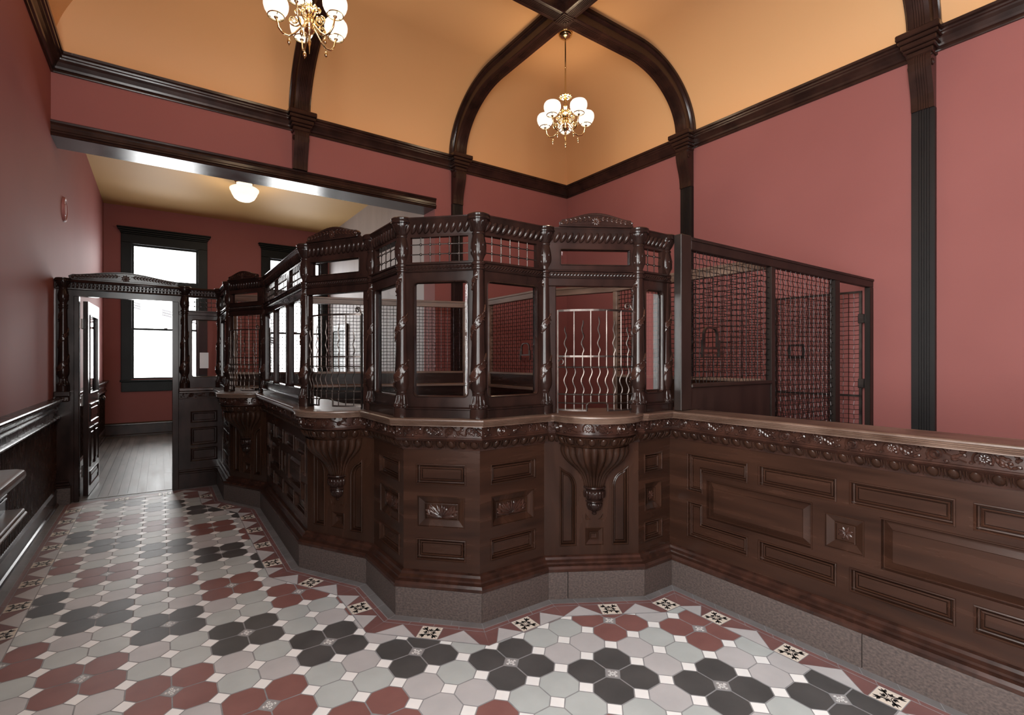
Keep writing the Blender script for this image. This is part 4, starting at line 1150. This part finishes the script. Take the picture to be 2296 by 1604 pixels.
# ------------------------------------------------------------------ floors
mb = MB(); mb.box(XL - .2, XR + .2, YF - .25, YB + .36, -.12, -.002); struct(mb.build('floor', 'fwood'))
mb = MB()
PW = .083; nx = int((XG - XL) / PW) + 1
for k in range(nx):
    a = XL + k * PW; b = min(XG, a + PW); y = YB + .36 - .02 if a > .6 else YS + .06
    if k % 2: y += 0
    cuts = [y]; 
    while cuts[-1] < YW: cuts.append(cuts[-1] + random.uniform(.9, 2.2))
    cuts[-1] = YW
    for q in range(len(cuts) - 1):
        z = random.uniform(-.0004, .0004)
        mb.box(a + .0012, b - .0012, cuts[q] + .0008, cuts[q + 1] - .0008, -.03, .0018 + z)
mb.box(XL, XG, YB + .30, YW, -.10, -.004)
struct(mb.build('floor_far_room', 'fwood'))

# tiled hall floor: polygon pieces in layers a fraction of a millimetre apart
T_ = ['t_grout', 't_grey', 't_warm', 't_dark', 't_red', 't_white', 't_slate', 't_rose', 't_cream', 't_black', 't_mid']
TI = {n: i for i, n in enumerate(T_)}
mb = MB()
def poly(pts, z, m): mb.add([(p[0], p[1], z) for p in pts], [tuple(range(len(pts)))], TI[m])
PATH = [(XL + .046, YF), (XL + .046, YS)] + [(S[0][0], YS)] + S[1:]
PATH[-1] = (2.71, YF)
def offs(d):
    """inset the hall outline by d toward the hall (right-hand side of the path)"""
    out = []
    n = len(PATH)
    for i in range(n):
        p = Vector(PATH[i]); e1 = (p - Vector(PATH[i - 1])).normalized() if i > 0 else None; e2 = (Vector(PATH[i + 1]) - p).normalized() if i < n - 1 else None
        if e1 is None: e1 = e2
        if e2 is None: e2 = e1
        n1 = Vector((e1.y, -e1.x)); n2 = Vector((e2.y, -e2.x))
        q = p + (n1 + n2) * (d / (1 + n1.dot(n2))); out.append((q.x, q.y))
    return out
hall = offs(-.01)
poly(hall, .0006, 't_grout')
field = offs(.200)
def inside(p, pg):
    c = False; n = len(pg)
    for i in range(n):
        a, b = pg[i], pg[(i + 1) % n]
        if (a[1] > p[1]) != (b[1] > p[1]) and p[0] < (b[0] - a[0]) * (p[1] - a[1]) / (b[1] - a[1]) + a[0]: c = not c
    return c
big = offs(.10)
PT = .16778; OX, OY = 1.3844, 1.9299; G = .0030; HD = .0435
def snow(cx, cy, R, rot, z, m, detail=True):
    """four-fold leaf motif inlaid in a small tile"""
    def q(a, b):
        return (cx + a * cos(rot) - b * sin(rot), cy + a * sin(rot) + b * cos(rot))
    def lf(a, b, an, ln, w):
        ca, sa = cos(an), sin(an); pts = []
        for t, ww in [(0, .15), (.35, 1), (.7, .7), (1, 0), (.7, -.7), (.35, -1), (0, -.15)]:
            pts.append(q(a + ca * ln * t - sa * w * ww, b + sa * ln * t + ca * w * ww))
        poly(pts, z, m)
    for k in range(4):
        a = k * pi / 2
        lf(R * .22 * cos(a), R * .22 * sin(a), a, R * .44, R * .11)
        d = a + pi / 4
        lf(R * .18 * cos(d), R * .18 * sin(d), d, R * 1.02, R * .10)
        if detail:
            for s_ in (-1, 1):
                lf(R * .24 * cos(a), R * .24 * sin(a), a + s_ * .75, R * .36, R * .09)
                lf(R * .62 * cos(d), R * .62 * sin(d), d + s_ * .62, R * .50, R * .12)
        b = R * .17; e = R * .12
        p1 = (b * cos(a) - b * sin(a), b * sin(a) + b * cos(a)); p2 = (b * cos(a) + b * sin(a), b * sin(a) - b * cos(a)); p3 = (e * cos(a) + e * sin(a), e * sin(a) - e * cos(a)); p4 = (e * cos(a) - e * sin(a), e * sin(a) + e * cos(a))
        poly([q(*p1), q(*p2), q(*p3), q(*p4)], z, m)
random.seed(3)
for i in range(-16, 12):
    for j in range(-34, 32):
        cx, cy = OX + i * PT, OY + j * PT
        if inside((cx, cy), big):
            orn = i % 2 == 0 and j % 2 == 0 and (i + j) % 4 == 0
            h_ = HD - G
            poly([(cx + h_, cy), (cx, cy + h_), (cx - h_, cy), (cx, cy - h_)], .0018, 't_mid' if orn else 't_white')
            if orn and cy > -.3: snow(cx, cy, h_ * .62, pi / 4, .0021, 't_white', cy < 4.2)
        ox, oy = cx + PT / 2, cy + PT / 2
        if inside((ox, oy), big):
            a = PT / 2 - G; b = PT / 2 - HD - G * .4
            ei, ej = (i if i % 2 == 0 else i + 1), (j if j % 2 == 0 else j + 1)
            if (ei + ej) % 4 == 0: m = 't_dark' if ((ei + ej) // 4) % 2 == 0 else 't_red'
            else: m = 't_grey' if random.random() < .55 else 't_warm'
            poly([(ox - b, oy - a), (ox + b, oy - a), (ox + a, oy - b), (ox + a, oy + b), (ox + b, oy + a), (ox - b, oy + a), (ox - a, oy + b), (ox - a, oy - b)], .0018, m)
# border
def seg_quad(d0, d1, z, m):
    A_, B_ = offs(d0), offs(d1)
    for k in range(len(PATH) - 1): poly([A_[k], A_[k + 1], B_[k + 1], B_[k]], z, m)
seg_quad(-.01, .202, .0024, 't_grout')
def strips(d0, d1, m, ln):
    A_, B_ = offs(d0), offs(d1)
    for k in range(len(PATH) - 1):
        a0, a1, b0, b1 = Vector(A_[k]), Vector(A_[k + 1]), Vector(B_[k]), Vector(B_[k + 1])
        L = ((a0 + b0) / 2 - (a1 + b1) / 2).length; n = max(1, round(L / ln))
        for q in range(n):
            t0, t1 = q / n, (q + 1) / n; g = .0016 / max(L, .05)
            t0 += g; t1 -= g
            poly([a0.lerp(a1, t0), a0.lerp(a1, t1), b0.lerp(b1, t1), b0.lerp(b1, t0)], .0030, m)
strips(.0, .050, 't_slate', .15)
strips(.054, .080, 't_rose', .155)
A_, B_ = offs(.084), offs(.198)
for k in range(len(PATH) - 1):
    a0, a1, b0, b1 = Vector(A_[k]), Vector(A_[k + 1]), Vector(B_[k]), Vector(B_[k + 1])
    e = (a1 - a0).normalized(); nrm = Vector((e.y, -e.x)); w = .114
    s0 = max((b0 - a0).dot(e), 0.0); s1 = min((b1 - a0).dot(e), (a1 - a0).length); L = s1 - s0
    poly([a0, a1, b1, b0], .0027, 't_grout')
    poly([a0 + e * .001, a1 - e * .001, b1, b0], .0029, 't_rose')
    q = lambda s_, d_: a0 + e * s_ + nrm * d_
    n = max(1, int((L + .12) / .37)); sp = .37 if n * .37 <= L + .14 else L / n
    if L > 1.2: n = int(L / .37); sp = L / n
    c0_ = (s0 + s1) / 2 - (n - 1) * sp / 2
    for t in range(-1, n):
        u0 = c0_ + t * sp + w / 2; u1 = c0_ + (t + 1) * sp - w / 2
        u0 = max(u0, s0); u1 = min(u1, s1)
        if u1 - u0 > .10 or (t in (-1,) and False):
            mid = (u0 + u1) / 2; hw_ = min((u1 - u0) / 2, .128)
            poly([q(mid - hw_, w), q(mid + hw_, w), q(mid, .003)], .0031, 't_grout')
            poly([q(mid - hw_ + .005, w - .001), q(mid + hw_ - .005, w - .001), q(mid, .008)], .0034, 't_warm')
    for t in range(n):
        c_ = c0_ + t * sp; h_ = w / 2
        poly([q(c_ - h_ - .002, 0), q(c_ + h_ + .002, 0), q(c_ + h_ + .002, w), q(c_ - h_ - .002, w)], .0036, 't_grout')
        poly([q(c_ - h_ + .001, .001), q(c_ + h_ - .001, .001), q(c_ + h_ - .001, w - .001), q(c_ - h_ + .001, w - .001)], .0039, 't_cream')
        cc = q(c_, w / 2)
        if cc.y > -.4: snow(cc.x, cc.y, w * .50, atan2(e.y, e.x), .0042, 't_black')
struct(mb.build('floor_tiles', T_))
